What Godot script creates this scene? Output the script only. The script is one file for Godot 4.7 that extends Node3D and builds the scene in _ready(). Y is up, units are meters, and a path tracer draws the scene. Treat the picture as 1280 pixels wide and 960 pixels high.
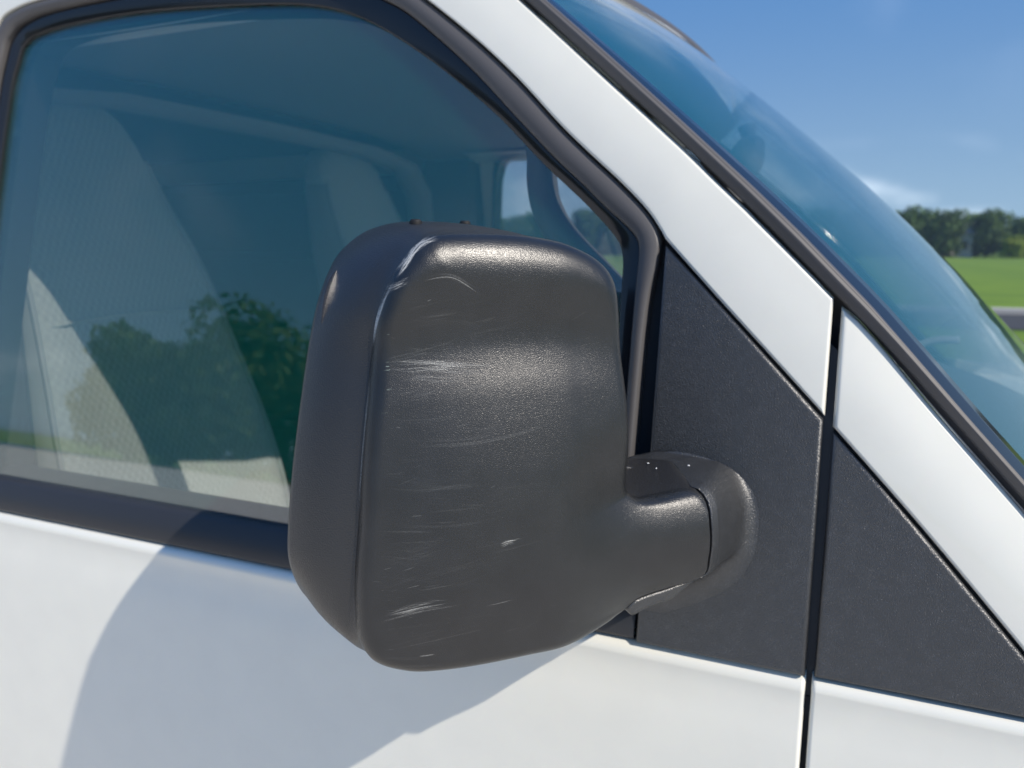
extends Node3D

# White van seen from its right-hand side: the door mirror close up, the door window, the windscreen,
# and a field with a row of trees beyond. +x is the way the van faces, +z is away from its right side.

const BELT := 1.257            # height of the belt line, where the body side starts to lean inwards
const LEAN := 0.1745           # ten degrees
const MID := -0.93             # z of the van's centre line
const INSIDE := Vector3(-0.8, 1.3, -0.93)
const SUN_WAY := Vector3(-2.75, -2.5, -1.0)

var M := {}
var van: Node3D
var rng := RandomNumberGenerator.new()
var names := {}


# ---------------------------------------------------------------- helpers

func numbered(called: String, parent: Node) -> String:
	var key := str(parent.get_instance_id()) + called
	var k: int = names.get(key, 0)
	names[key] = k + 1
	return called if k == 0 else "%s_%03d" % [called, k]

func put(called: String, mesh: Mesh, mat: Material, parent: Node = null) -> MeshInstance3D:
	var o := MeshInstance3D.new()
	o.mesh = mesh
	o.material_override = mat
	var p: Node = self if parent == null else parent
	o.name = numbered(called, p)
	p.add_child(o, true)
	if p == van:
		o.position = -van.position
	return o

func thing(called: String, label: String, category: String, at: Vector3, group := "") -> Node3D:
	var o := Node3D.new()
	o.name = numbered(called, self)
	add_child(o, true)
	o.position = at
	tag(o, label, category, group)
	return o

func tag(o: Node, label: String, category: String, group := "") -> void:
	o.set_meta("label", label)
	o.set_meta("category", category)
	if group != "":
		o.set_meta("group", group)

func struct(called: String, mesh: Mesh, mat: Material) -> MeshInstance3D:
	var o := put(called, mesh, mat)
	o.set_meta("kind", "structure")
	return o

func mat(color: Color, rough: float, metal := 0.0) -> StandardMaterial3D:
	var m := StandardMaterial3D.new()
	m.albedo_color = color.linear_to_srgb()
	m.roughness = rough
	m.metallic = metal
	return m

func g3(v: float) -> Color:
	return Color(v, v, v)

# A mesh being collected: vertices, uvs and triangles; smooth normals are computed per batch.
class Bag:
	var v := PackedVector3Array()
	var n := PackedVector3Array()
	var uv := PackedVector2Array()
	var idx := PackedInt32Array()

	# rows of points, joined into a surface; normals point away from the hint when out is true
	func grid(rows: Array, hint: Vector3, out := true, wrap := false, uvs: Array = []) -> void:
		var base := v.size()
		var w: int = rows[0].size()
		var nrm := PackedVector3Array()
		nrm.resize(rows.size() * w)
		for r in rows.size():
			for c in w:
				v.append(rows[r][c])
				uv.append(uvs[r][c] if uvs.size() else Vector2(rows[r][c].x, rows[r][c].y))
		var t := PackedInt32Array()
		var last := w if wrap else w - 1
		for r in rows.size() - 1:
			for c in last:
				var a := r * w + c
				var b := r * w + (c + 1) % w
				for tri in [[a, b, a + w], [b, b + w, a + w]]:
					var p0 := v[base + tri[0]]
					var p1 := v[base + tri[1]]
					var p2 := v[base + tri[2]]
					var f := (p2 - p0).cross(p1 - p0)
					if f.length_squared() < 1e-20:
						continue
					for k in tri:
						nrm[k] += f
					t.append_array(PackedInt32Array(tri))
		var sum := 0.0
		for i in nrm.size():
			sum += nrm[i].dot(v[base + i] - hint)
		var flip := (sum < 0.0) == out
		for i in nrm.size():
			n.append((-nrm[i] if flip else nrm[i]).normalized())
		for i in range(0, t.size(), 3):
			idx.append(base + t[i])
			idx.append(base + (t[i + 2] if flip else t[i + 1]))
			idx.append(base + (t[i + 1] if flip else t[i + 2]))

	# a flat polygon given as 3D points with triangle indices
	func poly(pts: PackedVector3Array, tris: PackedInt32Array, normal: Vector3) -> void:
		var base := v.size()
		for p in pts:
			v.append(p)
			n.append(normal)
			uv.append(Vector2(p.x, p.y))
		for i in range(0, tris.size(), 3):
			var f := (pts[tris[i + 2]] - pts[tris[i]]).cross(pts[tris[i + 1]] - pts[tris[i]])
			var ok := f.dot(normal) > 0.0
			idx.append(base + tris[i])
			idx.append(base + (tris[i + 1] if ok else tris[i + 2]))
			idx.append(base + (tris[i + 2] if ok else tris[i + 1]))

	func box(lo: Vector3, hi: Vector3, b := 0.004) -> void:
		# a box with chamfered edges: three nested octagon-like shells
		var c := (lo + hi) / 2.0
		var h := (hi - lo) / 2.0
		b = minf(b, minf(h.x, minf(h.y, h.z)) * 0.5)
		for axis in 3:
			for s in [-1.0, 1.0]:
				var a1 := (axis + 1) % 3
				var a2 := (axis + 2) % 3
				var q := PackedVector3Array()
				for e in [[-1, -1], [1, -1], [1, 1], [-1, 1]]:
					var p := c
					p[axis] += s * h[axis]
					p[a1] += e[0] * (h[a1] - b)
					p[a2] += e[1] * (h[a2] - b)
					q.append(p)
				var nn := Vector3.ZERO
				nn[axis] = s
				poly(q, PackedInt32Array([0, 1, 2, 0, 2, 3]), nn)
		for axis in 3:
			var a1 := (axis + 1) % 3
			var a2 := (axis + 2) % 3
			for s1 in [-1.0, 1.0]:
				for s2 in [-1.0, 1.0]:
					var q := PackedVector3Array()
					for e in [[-1, 0], [1, 0], [1, 1], [-1, 1]]:
						var p := c
						p[axis] += e[0] * (h[axis] - b)
						p[a1] += s1 * (h[a1] - (b if e[1] == 1 else 0.0))
						p[a2] += s2 * (h[a2] - (0.0 if e[1] == 1 else b))
						q.append(p)
					var nn := Vector3.ZERO
					nn[a1] = s1
					nn[a2] = s2
					poly(q, PackedInt32Array([0, 1, 2, 0, 2, 3]), nn.normalized())

	# a tube along points, with its own radius at each; squash flattens it along an axis
	func tube(pts: Array, radii: Array, sides := 12, caps := true) -> void:
		var rows := []
		for i in pts.size():
			var d: Vector3 = (pts[mini(i + 1, pts.size() - 1)] - pts[maxi(i - 1, 0)]).normalized()
			var s := d.cross(Vector3(0.13, 0.2, 0.97)).normalized()
			if s.length() < 0.1:
				s = d.cross(Vector3.UP).normalized()
			var u := s.cross(d)
			var ring := []
			for k in sides:
				var a := TAU * k / sides
				ring.append(pts[i] + (s * cos(a) + u * sin(a)) * radii[i])
			rows.append(ring)
		if caps:
			var first := []
			var end := []
			for k in sides:
				first.append(pts[0])
				end.append(pts[-1])
			rows.push_front(first)
			rows.append(end)
		# orient by the local axis: accumulate against the centre of the whole
		var base := v.size()
		grid(rows, pts[0], true, true)
		var good := 0.0
		var off := 1 if caps else 0
		for k in sides:
			var i := base + (off + pts.size() / 2) * sides + k
			good += n[i].dot(v[i] - pts[pts.size() / 2])
		if good < 0.0:
			for i in range(base, n.size()):
				n[i] = -n[i]
			var start := idx.size()
			while start > 0 and idx[start - 1] >= base:
				start -= 1
			start = start - start % 3
			for i in range(start, idx.size(), 3):
				var q := idx[i + 1]
				idx[i + 1] = idx[i + 2]
				idx[i + 2] = q

	func done() -> ArrayMesh:
		var a := []
		a.resize(Mesh.ARRAY_MAX)
		a[Mesh.ARRAY_VERTEX] = v
		a[Mesh.ARRAY_NORMAL] = n
		a[Mesh.ARRAY_TEX_UV] = uv
		a[Mesh.ARRAY_INDEX] = idx
		var m := ArrayMesh.new()
		m.add_surface_from_arrays(Mesh.PRIMITIVE_TRIANGLES, a)
		return m

# a point of the van's side: x, height, and distance outwards from the skin
func side(p: Vector2, off := 0.0, far := false) -> Vector3:
	var z := off
	if p.y > BELT:
		z = (off - (p.y - BELT) * sin(LEAN)) / cos(LEAN)
	return Vector3(p.x, p.y, 2.0 * MID - z if far else z)

func smooth(pts: Array, per := 6, closed := false) -> Array:
	# Catmull-Rom through Vector2, Vector3 or float values
	var out := []
	var k := pts.size()
	for i in (k if closed else k - 1):
		var a = pts[(i - 1 + k) % k] if closed else pts[maxi(i - 1, 0)]
		var b = pts[i]
		var c = pts[(i + 1) % k]
		var d = pts[(i + 2) % k] if closed else pts[mini(i + 2, k - 1)]
		for j in per:
			var t := float(j) / per
			out.append(0.5 * ((b * 2.0) + (c - a) * t + (a * 2.0 - b * 5.0 + c * 4.0 - d) * t * t + (b * 3.0 - a - c * 3.0 + d) * t * t * t))
	if not closed:
		out.append(pts[-1])
	return out

func even(pts: Array, count: int) -> Array:
	# resampled at equal steps of length
	var at := [0.0]
	for i in range(1, pts.size()):
		at.append(at[-1] + pts[i].distance_to(pts[i - 1]))
	var out := []
	var j := 0
	for i in count:
		var s: float = at[-1] * i / (count - 1)
		while j < pts.size() - 2 and at[j + 1] < s:
			j += 1
		out.append(pts[j].lerp(pts[j + 1], clampf((s - at[j]) / maxf(at[j + 1] - at[j], 1e-9), 0, 1)))
	return out

func roll(e: float, r: float) -> float:
	# how far a rounded edge of radius r has dropped at distance e from the border
	if e >= r:
		return 0.0
	var q := 1.0 - maxf(e, 0.0) / r
	return r * (1.0 - sqrt(maxf(1.0 - q * q, 0.0)))

# A strip of the van's side between two outlines of as many points: crowned, with rounded edges and a return behind.
func band(a: Array, b: Array, offa: float, offb: float, crown: float, er: float, depth: float, far := false, ends := Vector2.ZERO, across := 14) -> Bag:
	var bag := Bag.new()
	var rows := []
	var along := [0.0]
	for i in range(1, a.size()):
		along.append(along[-1] + ((a[i] + b[i]) / 2.0).distance_to((a[i - 1] + b[i - 1]) / 2.0))
	for i in a.size():
		var w: float = a[i].distance_to(b[i])
		var row := []
		var js := []
		for k in across + 1:
			js.append(0.5 - 0.5 * cos(PI * k / across))
		for k in 4:
			js.append(minf(er * (k + 0.5) / 4.0 / maxf(w, 1e-4), 0.49))
			js.append(1.0 - minf(er * (k + 0.5) / 4.0 / maxf(w, 1e-4), 0.49))
		js.sort()
		for j in js:
			var p: Vector2 = a[i].lerp(b[i], j)
			var e := minf(j, 1.0 - j) * w
			if ends.x > 0.0:
				e = minf(e, along[i])
			if ends.y > 0.0:
				e = minf(e, along[-1] - along[i])
			row.append(side(p, lerpf(offa, offb, j) + crown * sin(PI * j) - roll(e, er), far))
		# returns behind both edges
		row.push_front(side(a[i], offa - er - depth, far))
		row.append(side(b[i], offb - er - depth, far))
		rows.append(row)
	bag.grid(rows, INSIDE)
	return bag

# A flat panel of the van's side with a rounded border.
func panel(outline: Array, off: float, er: float, depth: float, far := false) -> Bag:
	var pts := PackedVector2Array(outline)
	if Geometry2D.is_polygon_clockwise(pts):
		pts.reverse()
	var k := pts.size()
	var inward := []
	for i in k:
		var d1 := (pts[i] - pts[(i - 1 + k) % k]).normalized()
		var d2 := (pts[(i + 1) % k] - pts[i]).normalized()
		var n1 := Vector2(-d1.y, d1.x)
		var n2 := Vector2(-d2.y, d2.x)
		var m := (n1 + n2).normalized()
		inward.append(m / maxf(m.dot(n1), 0.4))
	var bag := Bag.new()
	var rows := []
	for s in 7:
		var e := er * s / 6.0
		var row := []
		for i in k:
			row.append(side(pts[i] + inward[i] * e, off - roll(e, er), far))
		rows.append(row)
	var back := []
	for i in k:
		back.append(side(pts[i], off - er - depth, far))
	rows.push_front(back)
	bag.grid(rows, INSIDE, true, true)
	var tri := Geometry2D.triangulate_polygon(PackedVector2Array(range(k).map(func(i): return pts[i] + inward[i] * er)))
	var nn := Vector3(0, sin(LEAN), cos(LEAN))
	if far:
		nn.z = -nn.z
	bag.poly(PackedVector3Array(rows[-1]), tri, nn)
	return bag


# ---------------------------------------------------------------- materials and textures

func noise_texture(size: int, freq: float, seed_: int, lo: Color, hi: Color, octaves := 4, mid := -1.0) -> NoiseTexture2D:
	var t := NoiseTexture2D.new()
	var f := FastNoiseLite.new()
	f.seed = seed_
	f.frequency = freq
	f.fractal_octaves = octaves
	t.noise = f
	t.width = size
	t.height = size
	t.seamless = true
	var g := Gradient.new()
	g.set_color(0, lo)
	g.set_color(1, hi)
	if mid > 0.0:
		g.set_offset(0, mid - 0.12)
		g.set_offset(1, mid + 0.12)
	t.color_ramp = g
	return t

func grain_normal(size: int, freq: float, seed_: int, strength: float) -> NoiseTexture2D:
	var t := NoiseTexture2D.new()
	var f := FastNoiseLite.new()
	f.seed = seed_
	f.frequency = freq
	f.fractal_octaves = 2
	t.noise = f
	t.width = size
	t.height = size
	t.seamless = true
	t.as_normal_map = true
	t.bump_strength = strength
	return t

func wear(im: Image, pts: Array, width: float, strength: float, rough: float, tone := Color(0.8, 0.8, 0.78)) -> void:
	# a scuff: many fine hairs laid along a line given in metres on the mirror's face
	var px := im.get_width()
	var line := even(smooth(pts, 8), 400)
	var hairs := maxi(1, int(width * 4200.0))
	for h in hairs:
		var side_off := rng.randf_range(-1, 1)
		var from := int(rng.randf() * rough * 240.0)
		var to := 400 - int(rng.randf() * rough * 240.0)
		var power := strength * (1.0 - absf(side_off) * 0.7) * rng.randf_range(0.4, 1.0)
		var wave := rng.randf() * TAU
		for i in range(from, to):
			if rng.randf() < 0.25:
				continue
			var p: Vector2 = line[i] + Vector2(0, side_off * width * (0.5 + 0.1 * sin(i * 0.05 + wave)))
			var q := Vector2i(int((p.x + 0.05) / 0.30 * px), int((0.22 - p.y) / 0.30 * px))
			if q.x < 0 or q.y < 0 or q.x >= px or q.y >= px:
				continue
			var fade := minf(1.0, minf(float(i - from), float(to - i)) / 60.0)
			im.set_pixelv(q, im.get_pixelv(q).lerp(tone, power * fade * rng.randf_range(0.3, 1.0)))

func worn_plastic() -> ImageTexture:
	var f := FastNoiseLite.new()
	f.seed = 11
	f.frequency = 0.009
	f.fractal_octaves = 4
	var px := 1024
	var big := f.get_image(px, px, false, false, true)
	f.frequency = 0.35
	var fine := f.get_image(px, px, false, false, true)
	var im := Image.create(px, px, false, Image.FORMAT_RGB8)
	for y in px:
		for x in px:
			var a := big.get_pixel(x, y).r
			var b := fine.get_pixel(x, y).r
			var c := 0.096 + (a - 0.5) * 0.035 + (b - 0.5) * 0.06 + (0.12 * rng.randf() if rng.randf() < 0.006 else 0.0)
			im.set_pixel(x, y, Color(c, c * 1.02, c * 1.06))
	# the long scuffs the photograph shows
	wear(im, [Vector2(-0.011, 0.129), Vector2(0.02, 0.128), Vector2(0.062, 0.124)], 0.0065, 1.3, 0.7)
	wear(im, [Vector2(-0.013, 0.124), Vector2(0.02, 0.121), Vector2(0.05, 0.119)], 0.010, 0.35, 1.0)
	wear(im, [Vector2(-0.007, 0.081), Vector2(0.04, 0.080), Vector2(0.079, 0.085), Vector2(0.105, 0.092)], 0.0022, 0.42, 0.3)
	wear(im, [Vector2(-0.007, 0.084), Vector2(0.04, 0.083), Vector2(0.07, 0.088)], 0.003, 0.12, 0.9)
	wear(im, [Vector2(0.010, 0.180), Vector2(0.031, 0.183), Vector2(0.051, 0.171)], 0.003, 0.36, 0.6)
	wear(im, [Vector2(0.049, 0.0125), Vector2(0.06, 0.0155), Vector2(0.070, 0.0156)], 0.003, 0.5, 0.9)
	wear(im, [Vector2(-0.021, -0.024), Vector2(0.003, -0.0195), Vector2(0.023, -0.0175)], 0.0062, 0.5, 0.9)
	wear(im, [Vector2(-0.026, -0.028), Vector2(0.005, -0.022), Vector2(0.029, -0.0205)], 0.001, 0.5, 0.4)
	wear(im, [Vector2(-0.025, -0.047), Vector2(0.01, -0.043), Vector2(0.05, -0.039)], 0.001, 0.2, 0.4)
	wear(im, [Vector2(-0.023, 0.033), Vector2(0.028, 0.030), Vector2(0.07, 0.034)], 0.0016, 0.25, 0.5)
	wear(im, [Vector2(-0.023, 0.030), Vector2(0.02, 0.027)], 0.001, 0.2, 0.5)
	wear(im, [Vector2(-0.009, 0.174), Vector2(0.006, 0.182)], 0.004, 0.3, 0.7)
	wear(im, [Vector2(0.044, -0.024), Vector2(0.063, -0.0225)], 0.0008, 0.3, 0.4)
	wear(im, [Vector2(0.0, -0.053), Vector2(0.012, -0.053)], 0.0008, 0.35, 0.3)
	wear(im, [Vector2(0.051, 0.1525), Vector2(0.073, 0.141)], 0.002, 0.08, 0.6, Color(0.12, 0.12, 0.12))
	wear(im, [Vector2(-0.012, 0.136), Vector2(0.02, 0.137), Vector2(0.05, 0.133)], 0.014, 0.10, 1.0)
	wear(im, [Vector2(-0.012, 0.112), Vector2(0.02, 0.111), Vector2(0.06, 0.113)], 0.016, 0.09, 1.0)
	wear(im, [Vector2(-0.018, 0.098), Vector2(0.01, 0.096), Vector2(0.045, 0.099)], 0.012, 0.08, 1.0)
	wear(im, [Vector2(0.0, 0.152), Vector2(0.03, 0.158), Vector2(0.06, 0.150)], 0.010, 0.07, 1.0)
	wear(im, [Vector2(-0.020, 0.058), Vector2(0.01, 0.055), Vector2(0.04, 0.058)], 0.012, 0.08, 1.0)
	wear(im, [Vector2(-0.024, 0.016), Vector2(0.0, 0.014), Vector2(0.02, 0.018)], 0.014, 0.08, 1.0)
	for i in 26:
		var u := rng.randf_range(-0.018, 0.05)
		var v := rng.randf_range(-0.05, 0.17)
		var l := rng.randf_range(0.02, 0.07)
		var slant := rng.randf_range(-0.05, 0.28)
		wear(im, [Vector2(u, v), Vector2(u + l * 0.5, v + l * slant * 0.35), Vector2(u + l, v + l * slant)], rng.randf_range(0.001, 0.004), rng.randf_range(0.04, 0.15), 1.0)
	# short strokes that start at the outer edge
	for i in 120:
		var v := rng.randf_range(-0.06, 0.165)
		var u := -0.030 + (v + 0.06) * 0.07 + rng.randf_range(0.0, 0.010) + 0.04 * pow(rng.randf(), 2.0)
		var l := 0.005 + 0.08 * pow(rng.randf(), 2.5)
		wear(im, [Vector2(u, v), Vector2(u + l, v + l * rng.randf_range(-0.2, 0.3))], minf(0.0008 + 0.004 * pow(rng.randf(), 3.0), l * 0.05), 0.02 + 0.16 * pow(rng.randf(), 3.0), 0.95)
	for i in 90:
		var u := rng.randf_range(-0.03, 0.13)
		var v := rng.randf_range(-0.06, 0.19)
		var l := rng.randf_range(0.004, 0.03)
		wear(im, [Vector2(u, v), Vector2(u + l, v + l * rng.randf_range(-0.3, 0.5))], 0.0004, rng.randf_range(0.02, 0.10), 0.8)
	# chipped white line on the ridge of the outer edge
	wear(im, [Vector2(0.027, 0.2085), Vector2(0.014, 0.2025), Vector2(0.006, 0.193), Vector2(-0.002, 0.182)], 0.0055, 0.95, 0.3)
	wear(im, [Vector2(-0.002, 0.182), Vector2(-0.008, 0.171), Vector2(-0.013, 0.156), Vector2(-0.016, 0.137)], 0.0045, 0.8, 0.7)
	wear(im, [Vector2(-0.016, 0.137), Vector2(-0.020, 0.112), Vector2(-0.024, 0.087), Vector2(-0.028, 0.057), Vector2(-0.031, 0.026)], 0.0035, 0.55, 1.0)
	for i in 6:
		var v := rng.randf_range(0.10, 0.155)
		var u := -0.0175 + (v - 0.11) * 0.12 + rng.randf_range(0.002, 0.006)
		wear(im, [Vector2(u, v), Vector2(u + 0.005, v + 0.0005)], 0.0008, rng.randf_range(0.06, 0.25), 0.9, Color(0.6, 0.66, 0.62))
	return ImageTexture.create_from_image(im)

func dust_sparkle_plastic() -> ImageTexture:
	# grained black plastic; pale specks paint in dust and the grain's sparkle
	var px := 512
	var f := FastNoiseLite.new()
	f.seed = 31
	f.frequency = 0.02
	f.fractal_octaves = 3
	var patch := f.get_seamless_image(px, px)
	var im := Image.create(px, px, false, Image.FORMAT_RGB8)
	for y in px:
		for x in px:
			var a := patch.get_pixel(x, y).r
			var c := 0.158 + (a - 0.5) * 0.03 + rng.randf_range(-0.035, 0.035)
			if rng.randf() < 0.008 + 0.035 * smoothstep(0.45, 0.75, a):
				c += rng.randf_range(0.05, 0.30)
			im.set_pixel(x, y, Color(c, c * 1.04, c * 1.10))  # blue of the reflected sky is put into the colour
	return ImageTexture.create_from_image(im)

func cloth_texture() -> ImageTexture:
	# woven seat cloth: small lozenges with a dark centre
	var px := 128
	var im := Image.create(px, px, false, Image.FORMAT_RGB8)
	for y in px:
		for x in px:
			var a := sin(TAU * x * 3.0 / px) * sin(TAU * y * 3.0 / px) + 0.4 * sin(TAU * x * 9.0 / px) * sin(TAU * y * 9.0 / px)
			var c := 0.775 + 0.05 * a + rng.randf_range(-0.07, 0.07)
			im.set_pixel(x, y, Color(c * 0.96, c, c * 0.965))  # green of light through the tinted glass is painted into grey cloth
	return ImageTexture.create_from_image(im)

func materials() -> void:
	var paint := mat(Color(0.80, 0.80, 0.735), 0.35)
	paint.albedo_color = Color.WHITE
	paint.albedo_texture = noise_texture(512, 0.012, 41, Color(0.795, 0.785, 0.705).linear_to_srgb(), Color(0.760, 0.752, 0.680).linear_to_srgb(), 5)
	paint.uv1_triplanar = true
	paint.uv1_world_triplanar = true
	paint.uv1_scale = Vector3.ONE * 2.1
	paint.clearcoat_enabled = true
	paint.clearcoat = 1.0
	paint.clearcoat_roughness = 0.06
	paint.metallic_specular = 0.4
	M.paint = paint

	var face := mat(Color(1, 1, 1), 0.345)
	face.albedo_texture = worn_plastic()
	face.normal_enabled = true
	face.normal_texture = grain_normal(1024, 0.42, 5, 3.0)
	face.normal_scale = 0.21
	face.metallic_specular = 0.62
	M.face = face

	var grained := mat(Color(0.030, 0.030, 0.032), 0.38)
	grained.metallic_specular = 0.62
	grained.uv1_triplanar = true
	grained.uv1_world_triplanar = true
	grained.uv1_scale = Vector3.ONE * 7.0
	grained.albedo_color = Color.WHITE
	grained.albedo_texture = noise_texture(512, 0.25, 8, Color(0.115, 0.115, 0.12), Color(0.165, 0.165, 0.17), 3)
	grained.normal_enabled = true
	grained.normal_texture = grain_normal(512, 0.22, 6, 3.0)
	grained.normal_scale = 0.35
	M.plastic = grained

	var sail := mat(Color.WHITE, 0.42)
	sail.metallic_specular = 0.71
	sail.uv1_triplanar = true
	sail.uv1_world_triplanar = true
	sail.uv1_scale = Vector3.ONE * 6.0
	sail.albedo_texture = dust_sparkle_plastic()
	sail.normal_enabled = true
	sail.normal_texture = grain_normal(512, 0.3, 16, 4.0)
	sail.normal_scale = 0.5
	M.sail = sail

	M.rubber = mat(Color(0.085, 0.081, 0.082), 0.5)
	M.edge_glass = mat(Color(0.016, 0.017, 0.02), 0.10)
	M.dash = mat(Color(0.10, 0.10, 0.105), 0.6)
	M.seal = mat(Color(0.026, 0.027, 0.031), 0.42)
	M.seam = mat(Color(0.045, 0.05, 0.058), 0.6)
	M.dark = mat(Color(0.008, 0.008, 0.009), 0.7)
	M.frit = mat(Color(0.012, 0.012, 0.014), 0.08)
	M.trim = mat(Color(0.10, 0.10, 0.10), 0.7)
	M.headliner = mat(Color(0.25, 0.26, 0.25), 0.9)
	M.rail = mat(Color(0.62, 0.63, 0.60), 0.9)  # paler than the headliner to paint in the sunlit strip over the window
	M.vinyl = mat(Color(0.36, 0.395, 0.375), 0.55)
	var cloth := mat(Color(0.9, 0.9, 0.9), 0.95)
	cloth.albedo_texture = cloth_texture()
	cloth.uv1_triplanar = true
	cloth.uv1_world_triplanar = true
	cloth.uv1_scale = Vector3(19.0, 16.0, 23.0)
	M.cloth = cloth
	M.cargo = mat(Color(0.14, 0.15, 0.15), 0.6)
	M.silver = mat(Color(0.9, 0.9, 0.92), 0.03, 1.0)
	M.drop = mat(Color(0.9, 0.9, 0.9), 0.3)

	var pane := mat(Color(0.002, 0.15, 0.125), 0.0)
	pane.transparency = BaseMaterial3D.TRANSPARENCY_ALPHA
	pane.albedo_color.a = 0.065
	M.pane = pane
	var screen := mat(Color(0.012, 0.165, 0.145), 0.0)
	screen.transparency = BaseMaterial3D.TRANSPARENCY_ALPHA
	screen.albedo_color.a = 0.19
	M.screen = screen

	var lot := mat(Color.WHITE, 0.9)
	lot.albedo_texture = noise_texture(512, 0.05, 21, Color(0.79, 0.765, 0.72), Color(0.86, 0.835, 0.79), 5)
	lot.uv1_triplanar = true
	lot.uv1_world_triplanar = true
	lot.uv1_scale = Vector3.ONE * 0.4
	M.lot = lot
	var grass := mat(Color.WHITE, 0.95)
	grass.albedo_texture = noise_texture(512, 0.012, 22, Color(0.31, 0.43, 0.05), Color(0.45, 0.55, 0.09), 5)
	grass.uv1_triplanar = true
	grass.uv1_world_triplanar = true
	grass.uv1_scale = Vector3(0.03, 0.03, 0.09)
	M.grass = grass
	var road := mat(Color.WHITE, 0.9)
	road.albedo_texture = noise_texture(256, 0.2, 23, Color(0.20, 0.20, 0.21), Color(0.28, 0.28, 0.28), 3)
	road.uv1_triplanar = true
	road.uv1_world_triplanar = true
	M.road = road
	M.kerb = mat(Color(0.45, 0.44, 0.42), 0.9)
	M.bark = mat(Color(0.09, 0.07, 0.05), 0.9)


# ---------------------------------------------------------------- the van

# outlines on the van's side, as x and height in metres
var wo := [Vector2(-0.166, 1.29), Vector2(-0.162, 1.524), Vector2(-0.155, 1.59), Vector2(-0.156, 1.612), Vector2(-0.169, 1.632), Vector2(-0.196, 1.658), Vector2(-0.225, 1.683), Vector2(-0.257, 1.712), Vector2(-0.302, 1.757), Vector2(-0.351, 1.800), Vector2(-0.409, 1.845), Vector2(-0.455, 1.878), Vector2(-0.52, 1.906), Vector2(-0.62, 1.918), Vector2(-0.80, 1.921), Vector2(-0.97, 1.918), Vector2(-1.032, 1.912), Vector2(-1.064, 1.898), Vector2(-1.082, 1.86), Vector2(-1.096, 1.75), Vector2(-1.142, 1.29)]
var wi := [Vector2(-0.177, 1.29), Vector2(-0.175, 1.524), Vector2(-0.174, 1.57), Vector2(-0.174, 1.600), Vector2(-0.182, 1.615), Vector2(-0.209, 1.638), Vector2(-0.232, 1.659), Vector2(-0.262, 1.685), Vector2(-0.306, 1.727), Vector2(-0.358, 1.777), Vector2(-0.424, 1.831), Vector2(-0.462, 1.854), Vector2(-0.53, 1.884), Vector2(-0.62, 1.899), Vector2(-0.80, 1.906), Vector2(-0.96, 1.904), Vector2(-1.022, 1.896), Vector2(-1.048, 1.882), Vector2(-1.062, 1.855), Vector2(-1.080, 1.75), Vector2(-1.126, 1.29)]
var wg := [Vector2(-0.190, 1.285), Vector2(-0.190, 1.524), Vector2(-0.190, 1.565), Vector2(-0.191, 1.592), Vector2(-0.199, 1.610), Vector2(-0.227, 1.638), Vector2(-0.250, 1.658), Vector2(-0.278, 1.682), Vector2(-0.326, 1.727), Vector2(-0.379, 1.769), Vector2(-0.434, 1.807), Vector2(-0.492, 1.840), Vector2(-0.55, 1.860), Vector2(-0.63, 1.872), Vector2(-0.80, 1.885), Vector2(-0.93, 1.886), Vector2(-1.000, 1.880), Vector2(-1.030, 1.870), Vector2(-1.045, 1.845), Vector2(-1.064, 1.75), Vector2(-1.110, 1.285)]
var screen_low := [Vector2(1.0, 1.10), Vector2(0.5, 1.235), Vector2(0.26, 1.295), Vector2(0.20, 1.338), Vector2(0.131, 1.413), Vector2(0.075, 1.474), Vector2(0.027, 1.526), Vector2(-0.010, 1.562), Vector2(-0.024, 1.576), Vector2(-0.077, 1.628), Vector2(-0.150, 1.696), Vector2(-0.227, 1.765), Vector2(-0.304, 1.834), Vector2(-0.37, 1.893), Vector2(-0.42, 1.938)]

# the edge of the windscreen beside the rubber, from the roof down to the bonnet
var screen_edge := [Vector2(-0.52, 2.028), Vector2(-0.36, 1.896), Vector2(-0.2827, 1.8307), Vector2(-0.2363, 1.7905), Vector2(-0.1896, 1.7490), Vector2(-0.1419, 1.7060), Vector2(-0.0815, 1.6510), Vector2(-0.037, 1.6085), Vector2(0.0161, 1.5545), Vector2(0.0556, 1.5100), Vector2(0.0936, 1.4670), Vector2(0.1292, 1.4280), Vector2(0.19, 1.362), Vector2(0.36, 1.18), Vector2(0.6, 0.92)]

func glass_edge(t: float) -> Vector3:
	var x := -0.275 + 0.405 * t
	var k := 0
	while k < screen_edge.size() - 2 and screen_edge[k + 1].x < x:
		k += 1
	var a: Vector2 = screen_edge[k]
	var b: Vector2 = screen_edge[k + 1]
	return side(Vector2(x, lerpf(a.y, b.y, (x - a.x) / (b.x - a.x))), -0.004)

func windscreen(t: float, u: float, off := 0.0) -> Vector3:
	var e := glass_edge(t)
	# how far the middle of the glass stands ahead of its sides, by height
	var table := [0.152, 0.149, 0.149, 0.152, 0.148, 0.141, 0.134]
	var at := clampf((e.y - 1.4) / 0.1, 0.0, 5.99)
	var bulge := lerpf(table[int(at)], table[int(at) + 1], at - int(at))
	var w := 2.0 * (e.z - MID)
	var f := absf(1.0 - 2.0 * u)
	return Vector3(e.x + bulge * (1.0 - pow(f, 2.4)) + off, e.y + off, e.z - w * u)

func build_van() -> void:
	van = thing("white_van", "white van with a scuffed black plastic door mirror, dusty black trim and grey cloth seats", "van", Vector3(-1.0, 0, MID))
	build_body()
	build_side(false)
	build_side(true)
	build_windscreen()
	build_interior()
	build_mirror()

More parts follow.
